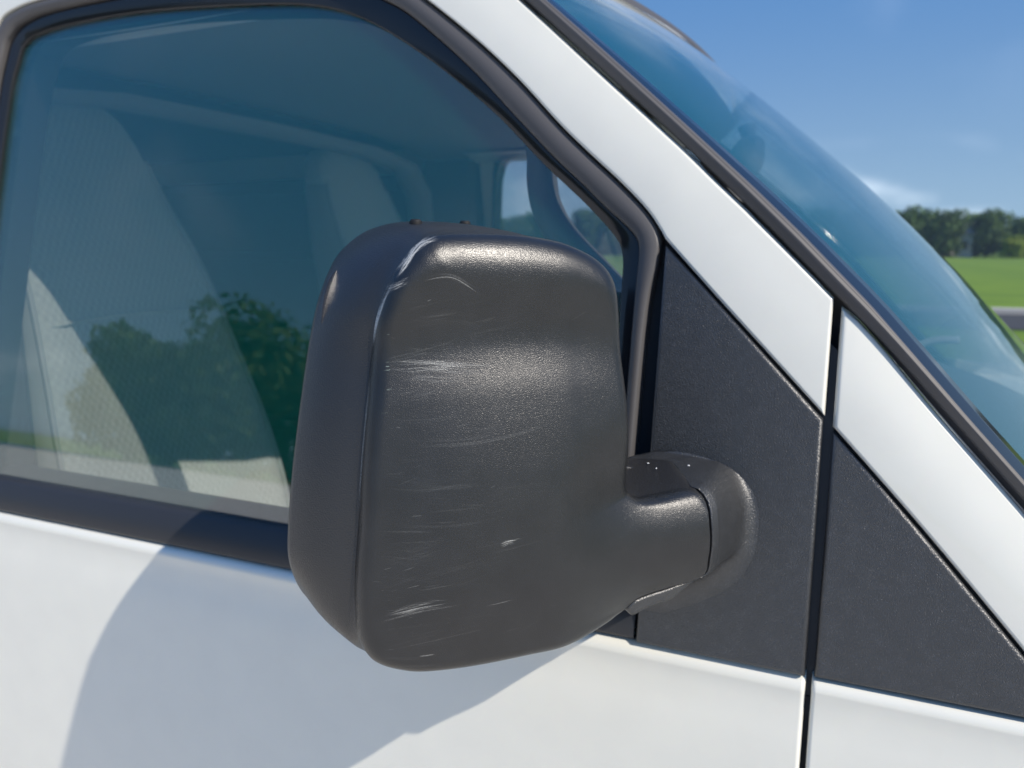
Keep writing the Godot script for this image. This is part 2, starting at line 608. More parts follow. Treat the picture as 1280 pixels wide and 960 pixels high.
func door_skin(x0: float, x1: float, top_round: float, steps: int, edge: Vector2, top_y := BELT) -> Bag:
	var bag := Bag.new()
	var rows := []
	var ys := []
	for k in 9:
		ys.append(top_y - top_round * (1.0 - cos(PI / 2.0 * k / 8.0)))
	for k in range(1, 25):
		ys.append(top_y - top_round - 0.9 * pow(k / 24.0, 1.3))
	var xs := []
	for k in 6:
		xs.append(x0 + edge.x * k / 5.0)
	for k in range(1, steps):
		xs.append(lerpf(x0 + edge.x, x1 - edge.y, float(k) / steps))
	for k in 6:
		xs.append(x1 - edge.y + edge.y * k / 5.0)
	for y in ys:
		var row := []
		for x in xs:
			var d: float = top_y - y
			var z := 0.0025 * sin(clampf(d / 0.9, 0, 1) * PI) * 8.0 * (1.0 if d > 0.0 else 0.0) + 0.002
			z += -0.004 * exp(-pow((d - 0.03) / 0.016, 2.0)) + 0.001
			if d < top_round:
				z -= roll(d, top_round)
			z -= roll(x - x0, edge.x) + roll(x1 - x, edge.y)
			row.append(Vector3(x, y, z))
		row.push_front(Vector3(x0, y, -0.015))
		row.append(Vector3(x1, y, -0.015))
		rows.append(row)
	var top := []
	for p in rows[0]:
		top.append(Vector3(p.x, p.y, -0.03))
	rows.push_front(top)
	bag.grid(rows, INSIDE)
	return bag

func build_body() -> void:
	# right-hand door and wing below the belt line, cargo side, far side, roof, bonnet, tail
	var door := put("door", door_skin(-1.16, -0.0088, 0.012, 40, Vector2(0.006, 0.004)).done(), M.paint, van)
	door.set_meta("label", "white front door below the window, partly in the mirror's shadow")
	put("wing", door_skin(-0.0045, 1.0, 0.010, 24, Vector2(0.004, 0.02)).done(), M.paint, van)
	put("cargo_side", door_skin(-3.4, -1.168, 0.012, 20, Vector2(0.02, 0.004)).done(), M.paint, van)
	var jamb := Bag.new()
	jamb.box(Vector3(-3.39, 0.36, -0.060), Vector3(0.98, 1.235, -0.0165), 0.003)
	put("door_jamb", jamb.done(), M.seam, van)
	var sill := Bag.new()
	sill.box(Vector3(-3.4, 0.28, -1.86), Vector3(1.0, 0.37, -0.0), 0.02)
	sill.box(Vector3(1.0, 0.30, -1.84), Vector3(1.12, 1.10, -0.02), 0.03)
	put("underbody", sill.done(), M.trim, van)
	var far := Bag.new()
	far.box(Vector3(-3.4, 0.36, -1.86), Vector3(1.0, BELT, -1.82), 0.012)
	put("far_door", far.done(), M.paint, van)
	# roof
	var rows := []
	for i in 25:
		var f := i / 24.0
		var row := []
		for k in 33:
			var u := k / 32.0
			var front := windscreen(-0.28, u, 0.002)
			var x := lerpf(front.x - 0.012, -3.4, f)
			var crown := 0.055 * (1.0 - pow(absf(1.0 - 2.0 * u), 2.6)) * smoothstep(0.0, 0.25, f)
			var y := front.y + 0.008 + 0.038 * smoothstep(0.0, 0.07, f) + 0.020 * smoothstep(0.0, 0.2, f) * (1.0 - pow(absf(1.0 - 2.0 * u), 6.0)) + crown * 0.3
			row.append(Vector3(x, y, front.z))
		row.push_front(Vector3(row[0].x, row[0].y - 0.012, row[0].z + 0.002))
		row.append(Vector3(row[-1].x, row[-1].y - 0.012, row[-1].z - 0.002))
		rows.append(row)
	var lip := []
	for p in rows[0]:
		lip.append(p + Vector3(-0.01, -0.03, 0))
	rows.push_front(lip)
	var roof := Bag.new()
	roof.grid(rows, INSIDE)
	put("roof", roof.done(), M.paint, van)
	# tail doors
	var tail := Bag.new()
	tail.box(Vector3(-3.44, 0.36, -1.82), Vector3(-3.40, 1.95, -0.05), 0.02)
	put("tail_door", tail.done(), M.paint, van)
	# bonnet
	rows = []
	for i in 13:
		var f := i / 12.0
		var row := []
		for k in 17:
			var u := k / 16.0
			var x := 0.30 + 0.75 * f
			row.append(Vector3(x, 1.235 - 0.13 * f - 0.10 * f * f + 0.02 * (1.0 - pow(absf(1.0 - 2.0 * u), 2.0)), lerpf(-0.06, -1.80, u)))
		rows.append(row)
	var nose := []
	for p in rows[-1]:
		nose.append(p + Vector3(0.04, -0.10, 0))
	rows.append(nose)
	var hood := Bag.new()
	hood.grid(rows, INSIDE)
	put("bonnet", hood.done(), M.paint, van)
	var cowl := Bag.new()
	cowl.box(Vector3(0.10, 1.17, -1.78), Vector3(0.36, 1.215, -0.08), 0.01)
	put("cowl", cowl.done(), M.seal, van)
	# wheels
	for p in [Vector3(0.55, 0.36, -0.14), Vector3(-2.75, 0.36, -0.14), Vector3(0.55, 0.36, -1.72), Vector3(-2.75, 0.36, -1.72)]:
		var tyre := Bag.new()
		var ring := []
		for a in 33:
			var ang := TAU * a / 32.0
			var r := []
			for q in [[0.20, 0.09], [0.33, 0.12], [0.355, 0.10], [0.36, 0.0], [0.355, -0.10], [0.33, -0.12], [0.20, -0.09]]:
				r.append(p + Vector3(cos(ang) * q[0], sin(ang) * q[0], q[1]))
			ring.append(r)
		tyre.grid(ring, p)
		var w := put("wheel", tyre.done(), M.seal, van)
		var disc := CylinderMesh.new()
		disc.top_radius = 0.205
		disc.bottom_radius = 0.205
		disc.height = 0.14
		var rim := put("rim", disc, M.cargo, w)
		rim.position = p
		rim.rotation.x = PI / 2.0

func build_side(far: bool) -> void:
	var per := 5
	var o := smooth(wo, per)
	var i := smooth(wi, per)
	var g := smooth(wg, per)
	# white pillar and frame round the window: the lower outline runs along the window, the upper one along the windscreen
	var low := [Vector2(-0.0095, 1.4660), Vector2(-0.05, 1.5068), Vector2(-0.10, 1.5568), Vector2(-0.1475, 1.6055), Vector2(-0.153, 1.6135), Vector2(-0.168, 1.6335), Vector2(-0.195, 1.6595), Vector2(-0.224, 1.6845), Vector2(-0.256, 1.7135), Vector2(-0.301, 1.7585), Vector2(-0.350, 1.8015), Vector2(-0.408, 1.8465), Vector2(-0.454, 1.8795), Vector2(-0.52, 1.9075)]
	var high := [Vector2(-0.0095, 1.5600), Vector2(-0.024, 1.5745), Vector2(-0.05, 1.600), Vector2(-0.077, 1.6262), Vector2(-0.085, 1.634), Vector2(-0.110, 1.657), Vector2(-0.135, 1.681), Vector2(-0.160, 1.7035), Vector2(-0.190, 1.7302), Vector2(-0.227, 1.763), Vector2(-0.267, 1.799), Vector2(-0.304, 1.832), Vector2(-0.345, 1.869), Vector2(-0.385, 1.905)]
	var la := even(smooth(low, 6), 90)
	var ha := even(smooth(high, 6), 90)
	# finer steps at the front end, where the edge is rounded
	var fine_l := []
	var fine_h := []
	for k in 8:
		fine_l.append(la[0].lerp(la[1], k / 8.0))
		fine_h.append(ha[0].lerp(ha[1], k / 8.0))
	fine_l.append_array(la.slice(1))
	fine_h.append_array(ha.slice(1))
	var pillar := put("pillar", band(fine_l, fine_h, 0.0, -0.003, 0.0016, 0.004, 0.02, far, Vector2(1, 0)).done(), M.paint, van)
	# frame over the window and behind it
	var top_in := smooth(wo.slice(12), per)
	var top_out := smooth([Vector2(-0.385, 1.905), Vector2(-0.62, 1.945), Vector2(-0.80, 1.952), Vector2(-0.97, 1.952), Vector2(-1.10, 1.948), Vector2(-1.14, 1.93), Vector2(-1.150, 1.88), Vector2(-1.158, 1.75), Vector2(-1.162, 1.26)], per)
	put("window_frame", band(top_in, top_out, 0.0, -0.004, 0.002, 0.003, 0.02, far).done(), M.paint, van)
	put("cargo_wall", panel([Vector2(-1.168, 1.262), Vector2(-1.166, 1.94), Vector2(-3.39, 1.95), Vector2(-3.39, 1.262)], 0.0, 0.006, 0.02, far).done(), M.paint, van)
	# rubber round the window, the seal inside it and the pane
	var trim := put("window_trim", band(o, i, -0.004, -0.006, 0.004, 0.003, 0.012, far, Vector2.ZERO, 8).done(), M.rubber, van)
	put("window_seal", band(i, g, -0.012, -0.016, 0.0008, 0.002, 0.02, far, Vector2.ZERO, 6).done(), M.edge_glass, trim)
	var reveal := Bag.new()
	var r0 := []
	var r1 := []
	for p in g:
		r0.append(side(p, -0.028, far))
		r1.append(side(p + Vector2(0, 0), -0.075, far))
	reveal.grid([r0, r1], Vector3(-0.65, 1.6, -0.06 if not far else -1.8), false)
	put("inner_frame", reveal.done(), M.seal, trim)
	var outline := PackedVector2Array()
	for p in g:
		outline.append(p + (p - Vector2(-0.63, 1.6)).normalized() * 0.006)
	outline.append(Vector2(-1.11, 1.27))
	outline.append(Vector2(-0.185, 1.27))
	var tri := Geometry2D.triangulate_polygon(outline)
	var pane := Bag.new()
	for off in [-0.0195, -0.0215, -0.0216, -0.0236]:  # second pair of sheets added to strengthen the reflected sky
		var pts := PackedVector3Array()
		for p in outline:
			pts.append(side(p, off, far))
		pane.poly(pts, tri, Vector3(0, sin(LEAN), (-1.0 if far else 1.0) * cos(LEAN)))
	var win := put("window_pane", pane.done(), M.pane, van)
	# belt seal along the bottom of the pane
	var s_low := []
	var s_high := []
	for k in 33:
		var x := lerpf(-1.15, -0.152, k / 32.0)
		s_low.append(Vector2(x, BELT + 0.0005))
		s_high.append(Vector2(x, 1.2985))
	put("belt_seal", band(s_low, s_high, -0.001, -0.010, 0.004, 0.006, 0.006, far).done(), M.seal, van)
	# black corner panel that carries the mirror, and the one on the wing
	var corner := [Vector2(-0.1495, 1.2585), Vector2(-0.149, 1.43), Vector2(-0.1482, 1.6025), Vector2(-0.0105, 1.4638), Vector2(-0.0100, 1.36), Vector2(-0.0098, 1.2585)]
	var c := put("corner_panel", panel(corner, 0.0025, 0.0035, 0.012, far).done(), M.sail, van)
	var wing_corner := [Vector2(-0.0030, 1.2592), Vector2(-0.0028, 1.36), Vector2(-0.0022, 1.4545), Vector2(0.063, 1.3865), Vector2(0.134, 1.3085), Vector2(0.176, 1.2610), Vector2(0.08, 1.2600)]
	put("wing_corner_panel", panel(wing_corner, 0.0015, 0.0035, 0.012, far).done(), M.sail, van)
	# dark gap behind the seams
	var gap := Bag.new()
	var q := []
	var q2 := []
	for k in 9:
		var y := lerpf(1.236, 1.60, k / 8.0)
		q.append(side(Vector2(-0.12, y), -0.012, far))
		q2.append(side(Vector2(minf(0.16, 0.10 - (y - 1.413) * 0.99), y), -0.012, far))
	gap.grid([q, q2], INSIDE)
	var slot := []
	var slot2 := []
	for k in 9:
		var y := lerpf(1.25, 1.625, k / 8.0)
		slot.append(side(Vector2(-0.186, y), -0.026, far))
		slot2.append(side(Vector2(-0.118, y), -0.026, far))
	gap.grid([slot, slot2], INSIDE)
	put("seam_backing", gap.done(), M.seam, c)
	# white base of the pillar, ahead of the seam, which becomes the top of the wing
	var wl := even(smooth([Vector2(-0.0030, 1.4580), Vector2(0.063, 1.3895), Vector2(0.134, 1.3115), Vector2(0.176, 1.264), Vector2(0.21, 1.2595), Vector2(0.30, 1.2590), Vector2(0.99, 1.2585)], 6), 70)
	var wh := even(smooth([Vector2(-0.0030, 1.5530), Vector2(0.006, 1.5465), Vector2(0.028, 1.5235), Vector2(0.067, 1.4775), Vector2(0.127, 1.4120), Vector2(0.195, 1.336), Vector2(0.26, 1.297), Vector2(0.5, 1.283), Vector2(0.99, 1.265)], 6), 70)
	var fl := []
	var fh := []
	for k in 8:
		fl.append(wl[0].lerp(wl[1], k / 8.0))
		fh.append(wh[0].lerp(wh[1], k / 8.0))
	fl.append_array(wl.slice(1))
	fh.append_array(wh.slice(1))
	put("pillar_base", band(fl, fh, 0.0, -0.005, 0.003, 0.005, 0.02, far, Vector2(1, 0)).done(), M.paint, van)

func build_windscreen() -> void:
	# pane with a black printed edge, rubber at both sides and along the top
	var ts := []
	for k in 41:
		ts.append(lerpf(-0.28, 1.48, k / 40.0))
	var clear := Bag.new()
	for off in [0.0, -0.005]:
		var rows := []
		for t in ts:
			var row := []
			for k in 49:
				var edge := lerpf(0.010, 0.0185, clampf((t + 0.1) / 0.8, 0, 1))
				row.append(windscreen(t, lerpf(edge, 1.0 - edge, k / 48.0), off))
			rows.append(row)
		clear.grid(rows, INSIDE)
	var glass := put("windscreen", clear.done(), M.screen, van)
	for far in [false, true]:
		var frit := Bag.new()
		var rows := []
		for t in ts:
			var edge := lerpf(0.010, 0.0185, clampf((t + 0.1) / 0.8, 0, 1))
			var row := []
			for k in 5:
				var u := lerpf(-0.004, edge, k / 4.0)
				var p := windscreen(t, clampf(u, 0, 1), 0.001)
				row.append(Vector3(p.x, p.y, p.z if not far else 2.0 * MID - p.z))
			var inner := windscreen(t, edge, -0.006)
			row.append(Vector3(inner.x, inner.y, inner.z if not far else 2.0 * MID - inner.z))
			rows.append(row)
		frit.grid(rows, INSIDE)
		put("black_edge", frit.done(), M.frit, glass)
		# rubber between pillar and glass
		var rub := Bag.new()
		rows = []
		var line := even(smooth(screen_low.slice(2), 8), 90)
		for k in 90:
			var a: Vector2 = line[k]
			var outer := side(a + Vector2(0.0015, 0.0012), -0.004)
			# the nearest point of the glass edge lies across the line of the pillar
			var t := clampf(((a.x + 0.0120) + 0.275) / 0.405, -0.30, 1.5)
			var e := windscreen(t, 0.0008, 0.0015)
			var row := []
			for j in 11:
				var f := j / 10.0
				var p := outer.lerp(e, f)
				p += Vector3(0.35, 0.35, 0.87) * (0.0065 * sin(PI * f) - 0.0022 * exp(-pow((f - 0.62) / 0.09, 2.0)))
				row.append(p)
			row.push_front(outer + Vector3(0, 0, -0.02))
			row.append(e + Vector3(-0.01, -0.01, -0.01))
			for j in row.size():
				if far:
					row[j].z = 2.0 * MID - row[j].z
			rows.append(row)
		rub.grid(rows, INSIDE)
		put("windscreen_rubber", rub.done(), M.rubber, van)
	var top := Bag.new()
	var rows := []
	for k in 49:
		var u := k / 48.0
		var row := []
		for j in 9:
			var t := lerpf(-0.243, -0.287, j / 8.0)
			row.append(windscreen(t, u, 0.001 + 0.004 * sin(PI * j / 8.0)))
		rows.append(row)
	top.grid(rows, INSIDE)
	put("windscreen_top_rubber", top.done(), M.rubber, glass)

func seat(zc: float, called: String) -> void:
	# tall one-piece backrest: cloth centre, vinyl sides, and a cushion
	var back := Bag.new()
	var rows := []
	var levels := [[1.02, 0.25, 0.075], [1.12, 0.258, 0.080], [1.25, 0.252, 0.080], [1.38, 0.232, 0.078], [1.50, 0.214, 0.074], [1.60, 0.200, 0.068], [1.68, 0.184, 0.062], [1.76, 0.166, 0.057], [1.82, 0.150, 0.052], [1.86, 0.126, 0.046], [1.884, 0.088, 0.034], [1.892, 0.03, 0.012]]
	var lv := smooth(levels.map(func(l): return Vector3(l[0], l[1], l[2])), 4)
	for l in lv:
		var ring := []
		var cx: float = -1.235 - (l.x - 1.25) * 0.30
		for k in 40:
			var a := TAU * k / 40.0
			var ca := cos(a)
			var sa := sin(a)
			var px: float = signf(ca) * pow(absf(ca), 0.6) * l.z
			var pz: float = signf(sa) * pow(absf(sa), 0.45) * l.y
			# bolsters stand a little proud at the sides
			if ca > 0.0:
				px += 0.022 * smoothstep(0.55, 0.9, absf(pz) / l.y) * smoothstep(1.75, 1.5, l.x)
			ring.append(Vector3(cx + px, l.x, zc + pz))
		rows.append(ring)
	back.grid(rows, Vector3(-1.3, 1.45, zc), true, true)
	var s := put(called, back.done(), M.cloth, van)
	# vinyl side with a stitched seam
	for sg in [-1.0, 1.0]:
		var flank := Bag.new()
		rows = []
		for l in lv.slice(0, 30):
			var row := []
			var cx: float = -1.235 - (l.x - 1.25) * 0.30
			for k in 9:
				var a := lerpf(0.33, 0.95, k / 8.0) * PI
				var ca := cos(a)
				var sa := sin(a)
				var px: float = signf(ca) * pow(absf(ca), 0.6) * (l.z + 0.003)
				var pz: float = signf(sa) * pow(absf(sa), 0.45) * (l.y + 0.003)
				if ca > 0.0:
					px += 0.022 * smoothstep(0.55, 0.9, absf(pz) / l.y) * smoothstep(1.75, 1.5, l.x)
				row.append(Vector3(cx + px, l.x, zc + sg * pz))
			rows.append(row)
		flank.grid(rows, Vector3(-1.3, 1.45, zc))
		put("seat_side", flank.done(), M.vinyl, s)
		var seam := Bag.new()
		var pts := []
		var rad := []
		for r in rows:
			pts.append(r[0])
			rad.append(0.0045)
		seam.tube(pts, rad, 8)
		put("seat_piping", seam.done(), M.vinyl, s)
	# seam across the backrest
	var cross := Bag.new()
	var cp := []
	var cr := []
	for k in 21:
		var f := k / 20.0 * 2.0 - 1.0
		cp.append(Vector3(-1.235 - 0.23 * 0.30 + 0.0765 + 0.02 * smoothstep(0.55, 0.9, absf(f)) - 0.03 * pow(absf(f), 8.0), 1.48 - 0.012 * f * f, zc + f * 0.205))
		cr.append(0.0036)
	cross.tube(cp, cr, 6)
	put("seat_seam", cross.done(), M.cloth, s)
	var cushion := Bag.new()
	rows = []
	for k in 13:
		var f := k / 12.0
		var ring := []
		for j in 33:
			var u := j / 32.0 * 2.0 - 1.0
			var x := lerpf(-1.24, -0.72, f)
			var edge := 1.0 - pow(absf(u), 6.0)
			var endy := 1.0 - pow(absf(f * 2.0 - 1.0), 8.0)
			var y := 0.88 + 0.15 * edge * endy + 0.03 * smoothstep(0.55, 0.85, absf(u)) * edge + 0.03 * f
			ring.append(Vector3(x, y, zc + u * 0.27))
		rows.append(ring)
	cushion.grid(rows, Vector3(-1.0, 0.7, zc))
	cushion.box(Vector3(-1.24, 0.60, zc - 0.26), Vector3(-0.73, 0.89, zc + 0.26), 0.02)
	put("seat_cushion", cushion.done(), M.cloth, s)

func build_interior() -> void:
	# headliner
	var rows := []
	for i in 21:
		var row := []
		for k in 33:
			var u := k / 32.0
			var x := lerpf(windscreen(-0.24, u, -0.012).x - 0.004, -1.32, i / 20.0)
			var y := 1.885 + 0.045 * (1.0 - pow(absf(1.0 - 2.0 * u), 4.0)) * smoothstep(0.0, 0.15, i / 20.0)
			row.append(Vector3(x, y, lerpf(-0.155, -1.705, u)))
		rows.append(row)
	var head := Bag.new()
	head.grid(rows, INSIDE, false)
	put("headliner", head.done(), M.headliner, van)
	# curve between headliner and window, near and far
	for far in [false, true]:
		var edge := Bag.new()
		rows = []
		for k in 25:
			var x := lerpf(-0.47, -1.14, k / 24.0)
			var row := []
			for j in 7:
				var f := j / 6.0
				var z := lerpf(-0.140, -0.235, f)
				row.append(Vector3(x, 1.874 + 0.020 * sin(f * PI / 2.0), 2.0 * MID - z if far else z))
			rows.append(row)
		edge.grid(rows, INSIDE, false)
		put("roof_rail", edge.done(), M.rail, van)
		# trim inside the pillars
		var pa := Bag.new()
		rows = []
		for k in 21:
			var t := lerpf(-0.17, 1.2, k / 20.0)
			var e := windscreen(t, 0.012, -0.012)
			var row := []
			for j in 7:
				var f := j / 6.0
				var inner := e + Vector3(-0.004 - 0.085 * f, -0.085 * f * 0.4, 0.0 + 0.012 * f) + Vector3(-0.01, 0, -0.022) * sin(PI * f)
				row.append(Vector3(inner.x, inner.y, 2.0 * MID - inner.z if far else inner.z))
			rows.append(row)
		pa.grid(rows, INSIDE, false)
		put("pillar_trim", pa.done(), M.trim, van)
		var pts := []
		var rad := []
		for p in smooth([Vector3(-0.335, 1.765, -0.135), Vector3(-0.312, 1.735, -0.15), Vector3(-0.304, 1.70, -0.16), Vector3(-0.304, 1.67, -0.162), Vector3(-0.297, 1.64, -0.162), Vector3(-0.274, 1.607, -0.158), Vector3(-0.225, 1.562, -0.15), Vector3(-0.17, 1.51, -0.13), Vector3(-0.14, 1.485, -0.10)], 4):
			pts.append(Vector3(p.x, p.y, 2.0 * MID - p.z if far else p.z))
			rad.append(0.0165)
		var grip := Bag.new()
		grip.tube(pts, rad, 12)
		put("grab_handle", grip.done(), M.trim, van)
		# inner door card with its top ledge
		var card := Bag.new()
		if far:
			card.box(Vector3(-1.14, 0.5, -1.80), Vector3(-0.16, 1.285, -1.73), 0.02)
		else:
			card.box(Vector3(-1.14, 0.5, -0.13), Vector3(-0.16, 1.280, -0.055), 0.014)
		put("door_card", card.done(), M.dash, van)
		# post behind the door, and its trim
		var post := Bag.new()
		if far:
			post.box(Vector3(-1.34, 0.5, -1.80), Vector3(-1.14, 1.90, -1.70), 0.02)
		else:
			post.box(Vector3(-1.34, 0.5, -0.17), Vector3(-1.15, 1.90, -0.10), 0.02)
		put("door_post", post.done(), M.dash, van)
		# cargo side walls with ribs
		var wall := Bag.new()
		if far:
			wall.box(Vector3(-3.38, 0.4, -1.815), Vector3(-1.34, 1.93, -1.76), 0.01)
		else:
			wall.box(Vector3(-3.38, 0.4, -0.15), Vector3(-1.34, 1.93, -0.125), 0.004)
		var cw := put("cargo_lining", wall.done(), M.cargo, van)
		for y in [0.9, 1.25, 1.55, 1.8]:
			var rib := Bag.new()
			if far:
				rib.box(Vector3(-3.37, y, -1.755), Vector3(-1.36, y + 0.05, -1.72), 0.01)
			else:
				rib.box(Vector3(-3.37, y, -0.19), Vector3(-1.36, y + 0.05, -0.152), 0.01)
			put("lining_rib", rib.done(), M.cargo, cw)
		# sun visors folded up
		var visor := Bag.new()
		var zc := -0.52 if not far else -1.34
		visor.box(Vector3(-0.56, 1.868, zc - 0.2), Vector3(-0.37, 1.886, zc + 0.2), 0.008)
		put("sun_visor", visor.done(), M.vinyl, van)
	# hoop of trim across the roof behind the seats
	var hoop := Bag.new()
	rows = []
	for p in [Vector2(-0.16, 0.9), Vector2(-0.165, 1.5), Vector2(-0.19, 1.78), Vector2(-0.28, 1.865), Vector2(-0.5, 1.89), Vector2(-0.93, 1.895), Vector2(-1.36, 1.89), Vector2(-1.58, 1.86), Vector2(-1.67, 1.78), Vector2(-1.695, 1.5), Vector2(-1.70, 0.9)]:
		var row := []
		for j in 7:
			var a := PI * j / 6.0
			var inward: Vector2 = (Vector2(MID, 1.3) - p).normalized() * 0.03 * sin(a)
			row.append(Vector3(-1.33 - 0.05 * cos(a), p.y + inward.y, p.x + inward.x))
		rows.append(row)
	hoop.grid(rows, Vector3(-1.33, 1.3, MID), false)
	put("roof_hoop", hoop.done(), M.headliner, van)
	var floor_ := Bag.new()
	floor_.box(Vector3(-3.38, 0.40, -1.78), Vector3(0.2, 0.46, -0.10), 0.005)
	put("floor_mat", floor_.done(), M.trim, van)
	var ceiling := Bag.new()
	ceiling.box(Vector3(-3.38, 1.93, -1.74), Vector3(-1.36, 1.945, -0.13), 0.004)
	put("cargo_ceiling", ceiling.done(), M.cargo, van)
	seat(-0.44, "seat")
	seat(-1.36, "seat")
	# engine cover between the seats, and the dashboard
	var cover := Bag.new()
	cover.box(Vector3(-0.80, 0.46, -1.14), Vector3(0.05, 1.02, -0.74), 0.06)
	put("engine_cover", cover.done(), M.trim, van)
	var dash := Bag.new()
	rows = []
	for i in 15:
		var f := i / 14.0
		var row := []
		for k in 25:
			var u := k / 24.0
			var front := windscreen(1.30, lerpf(0.02, 0.98, u), -0.02)
			var x := lerpf(front.x, -0.34, f)
			var y := front.y + 0.012 + 0.03 * sin(f * PI * 0.7)
			y -= 0.25 * smoothstep(0.82, 1.0, f)
			y += 0.03 * exp(-pow((lerpf(-0.1, -1.76, u) + 1.36) / 0.2, 2.0)) * smoothstep(0.2, 0.6, f)
			row.append(Vector3(x, y, front.z))
		rows.append(row)
	dash.grid(rows, Vector3(-0.1, 0.9, MID))
	var d := put("dashboard", dash.done(), M.dash, van)
	var bin_ := Bag.new()
	bin_.box(Vector3(-0.33, 0.85, -1.74), Vector3(-0.05, 1.18, -0.13), 0.03)
	put("glove_box", bin_.done(), M.trim, d)
	# pale loop lying on the dashboard
	var loop := Bag.new()
	var lp := []
	var lr := []
	for p in smooth([Vector3(0.075, 1.415, -0.46), Vector3(0.070, 1.44, -0.48), Vector3(0.078, 1.468, -0.49), Vector3(0.105, 1.483, -0.495), Vector3(0.135, 1.485, -0.50)], 5):
		lp.append(p)
		lr.append(0.005)
	loop.tube(lp, lr, 8)
	put("dash_clip", loop.done(), M.headliner, d)
	# steering wheel on the far side
	var wheel := Bag.new()
	var ring := []
	var wr := []
	var ctr := Vector3(-0.50, 1.22, -1.36)
	var ax := Vector3(-0.8, 0.6, 0).normalized()
	var up := Vector3(0.6, 0.8, 0).normalized()
	for k in 41:
		var a := TAU * k / 40.0
		ring.append(ctr + up * cos(a) * 0.19 + Vector3(0, 0, 1) * sin(a) * 0.19)
		wr.append(0.015)
	wheel.tube(ring, wr, 10, false)
	wheel.tube([ctr - Vector3(0, 0, 0.18), ctr - ax * 0.03, ctr + Vector3(0, 0, 0.18)], [0.012, 0.05, 0.012], 10)
	wheel.tube([ctr - ax * 0.03, ctr - ax * 0.3], [0.04, 0.04], 12)
	put("steering_wheel", wheel.done(), M.trim, van)
	# inside mirror on a stalk from the glass
	var rv := Bag.new()
	var mc := Vector3(-0.185, 1.757, -0.86)
	rows = []
	for k in 9:
		var f := k / 8.0
		var row := []
		for j in 28:
			var a := TAU * j / 28.0
			var sc := [0.0, 0.80, 0.93, 0.98, 1.0, 1.0, 0.97, 0.9, 0.0][k] as float
			var p := Vector3(lerpf(0.025, -0.020, f), signf(sin(a)) * pow(absf(sin(a)), 0.7) * 0.034 * sc, signf(cos(a)) * pow(absf(cos(a)), 0.6) * 0.125 * sc)
			row.append(mc + p.rotated(Vector3.UP, 0.25))
		rows.append(row)
	rv.grid(rows, mc, true, true)
	rv.tube([mc, mc + Vector3(0.005, 0.03, 0.0), mc + Vector3(0.0, 0.058, 0.0)], [0.010, 0.010, 0.016], 10)
	put("inside_mirror", rv.done(), M.dark, van)


# ---------------------------------------------------------------- the door mirror

const FACE_O := Vector3(-0.25, 1.4, 0.215)
const FACE_U := Vector3(0.7214, 0, -0.6925)
const FACE_N := Vector3(0.6925, 0, 0.7214)

var tilt_sum := []

func face_shape(u: float, v: float) -> float:
	# how far the shell stands out of its plane: brow, hollow, shoulder, and the arm's rounded back
	if tilt_sum.is_empty():
		var table := [Vector2(-0.09, -0.10), Vector2(-0.03, 0.02), Vector2(0.02, 0.115), Vector2(0.08, 0.19), Vector2(0.105, 0.22), Vector2(0.123, 0.30), Vector2(0.135, 0.24), Vector2(0.147, 0.04), Vector2(0.160, -0.08), Vector2(0.178, -0.05), Vector2(0.24, 0.05)]
		var acc := 0.0
		for i in 161:
			var y := -0.09 + 0.33 * i / 160.0
			var k := 0
			while k < table.size() - 2 and table[k + 1].x < y:
				k += 1
			var f := smoothstep(table[k].x, table[k + 1].x, y)
			acc -= lerpf(table[k].y, table[k + 1].y, f) * 0.33 / 160.0
			tilt_sum.append(acc)
	var bow := 0.010 * pow((u - 0.07) / 0.09, 2.0) if u < 0.17 else 0.0123
	var at := clampf((v + bow + 0.09) / 0.33 * 160.0, 0.0, 159.0)
	var d: float = lerpf(tilt_sum[int(at)], tilt_sum[int(at) + 1], at - int(at))
	var away := smoothstep(0.09, 0.185, u) * smoothstep(0.085, 0.03, v)
	var w := (u - 0.06) / 0.10
	d += 0.010 * (1.0 - clampf(w * w, 0.0, 1.6)) + 0.0075
	var arm := maxf(0.0005 - (8.5 if v > -0.012 else 6.0) * pow(v + 0.012, 2.0), -0.012)
	return lerpf(d, arm, away)

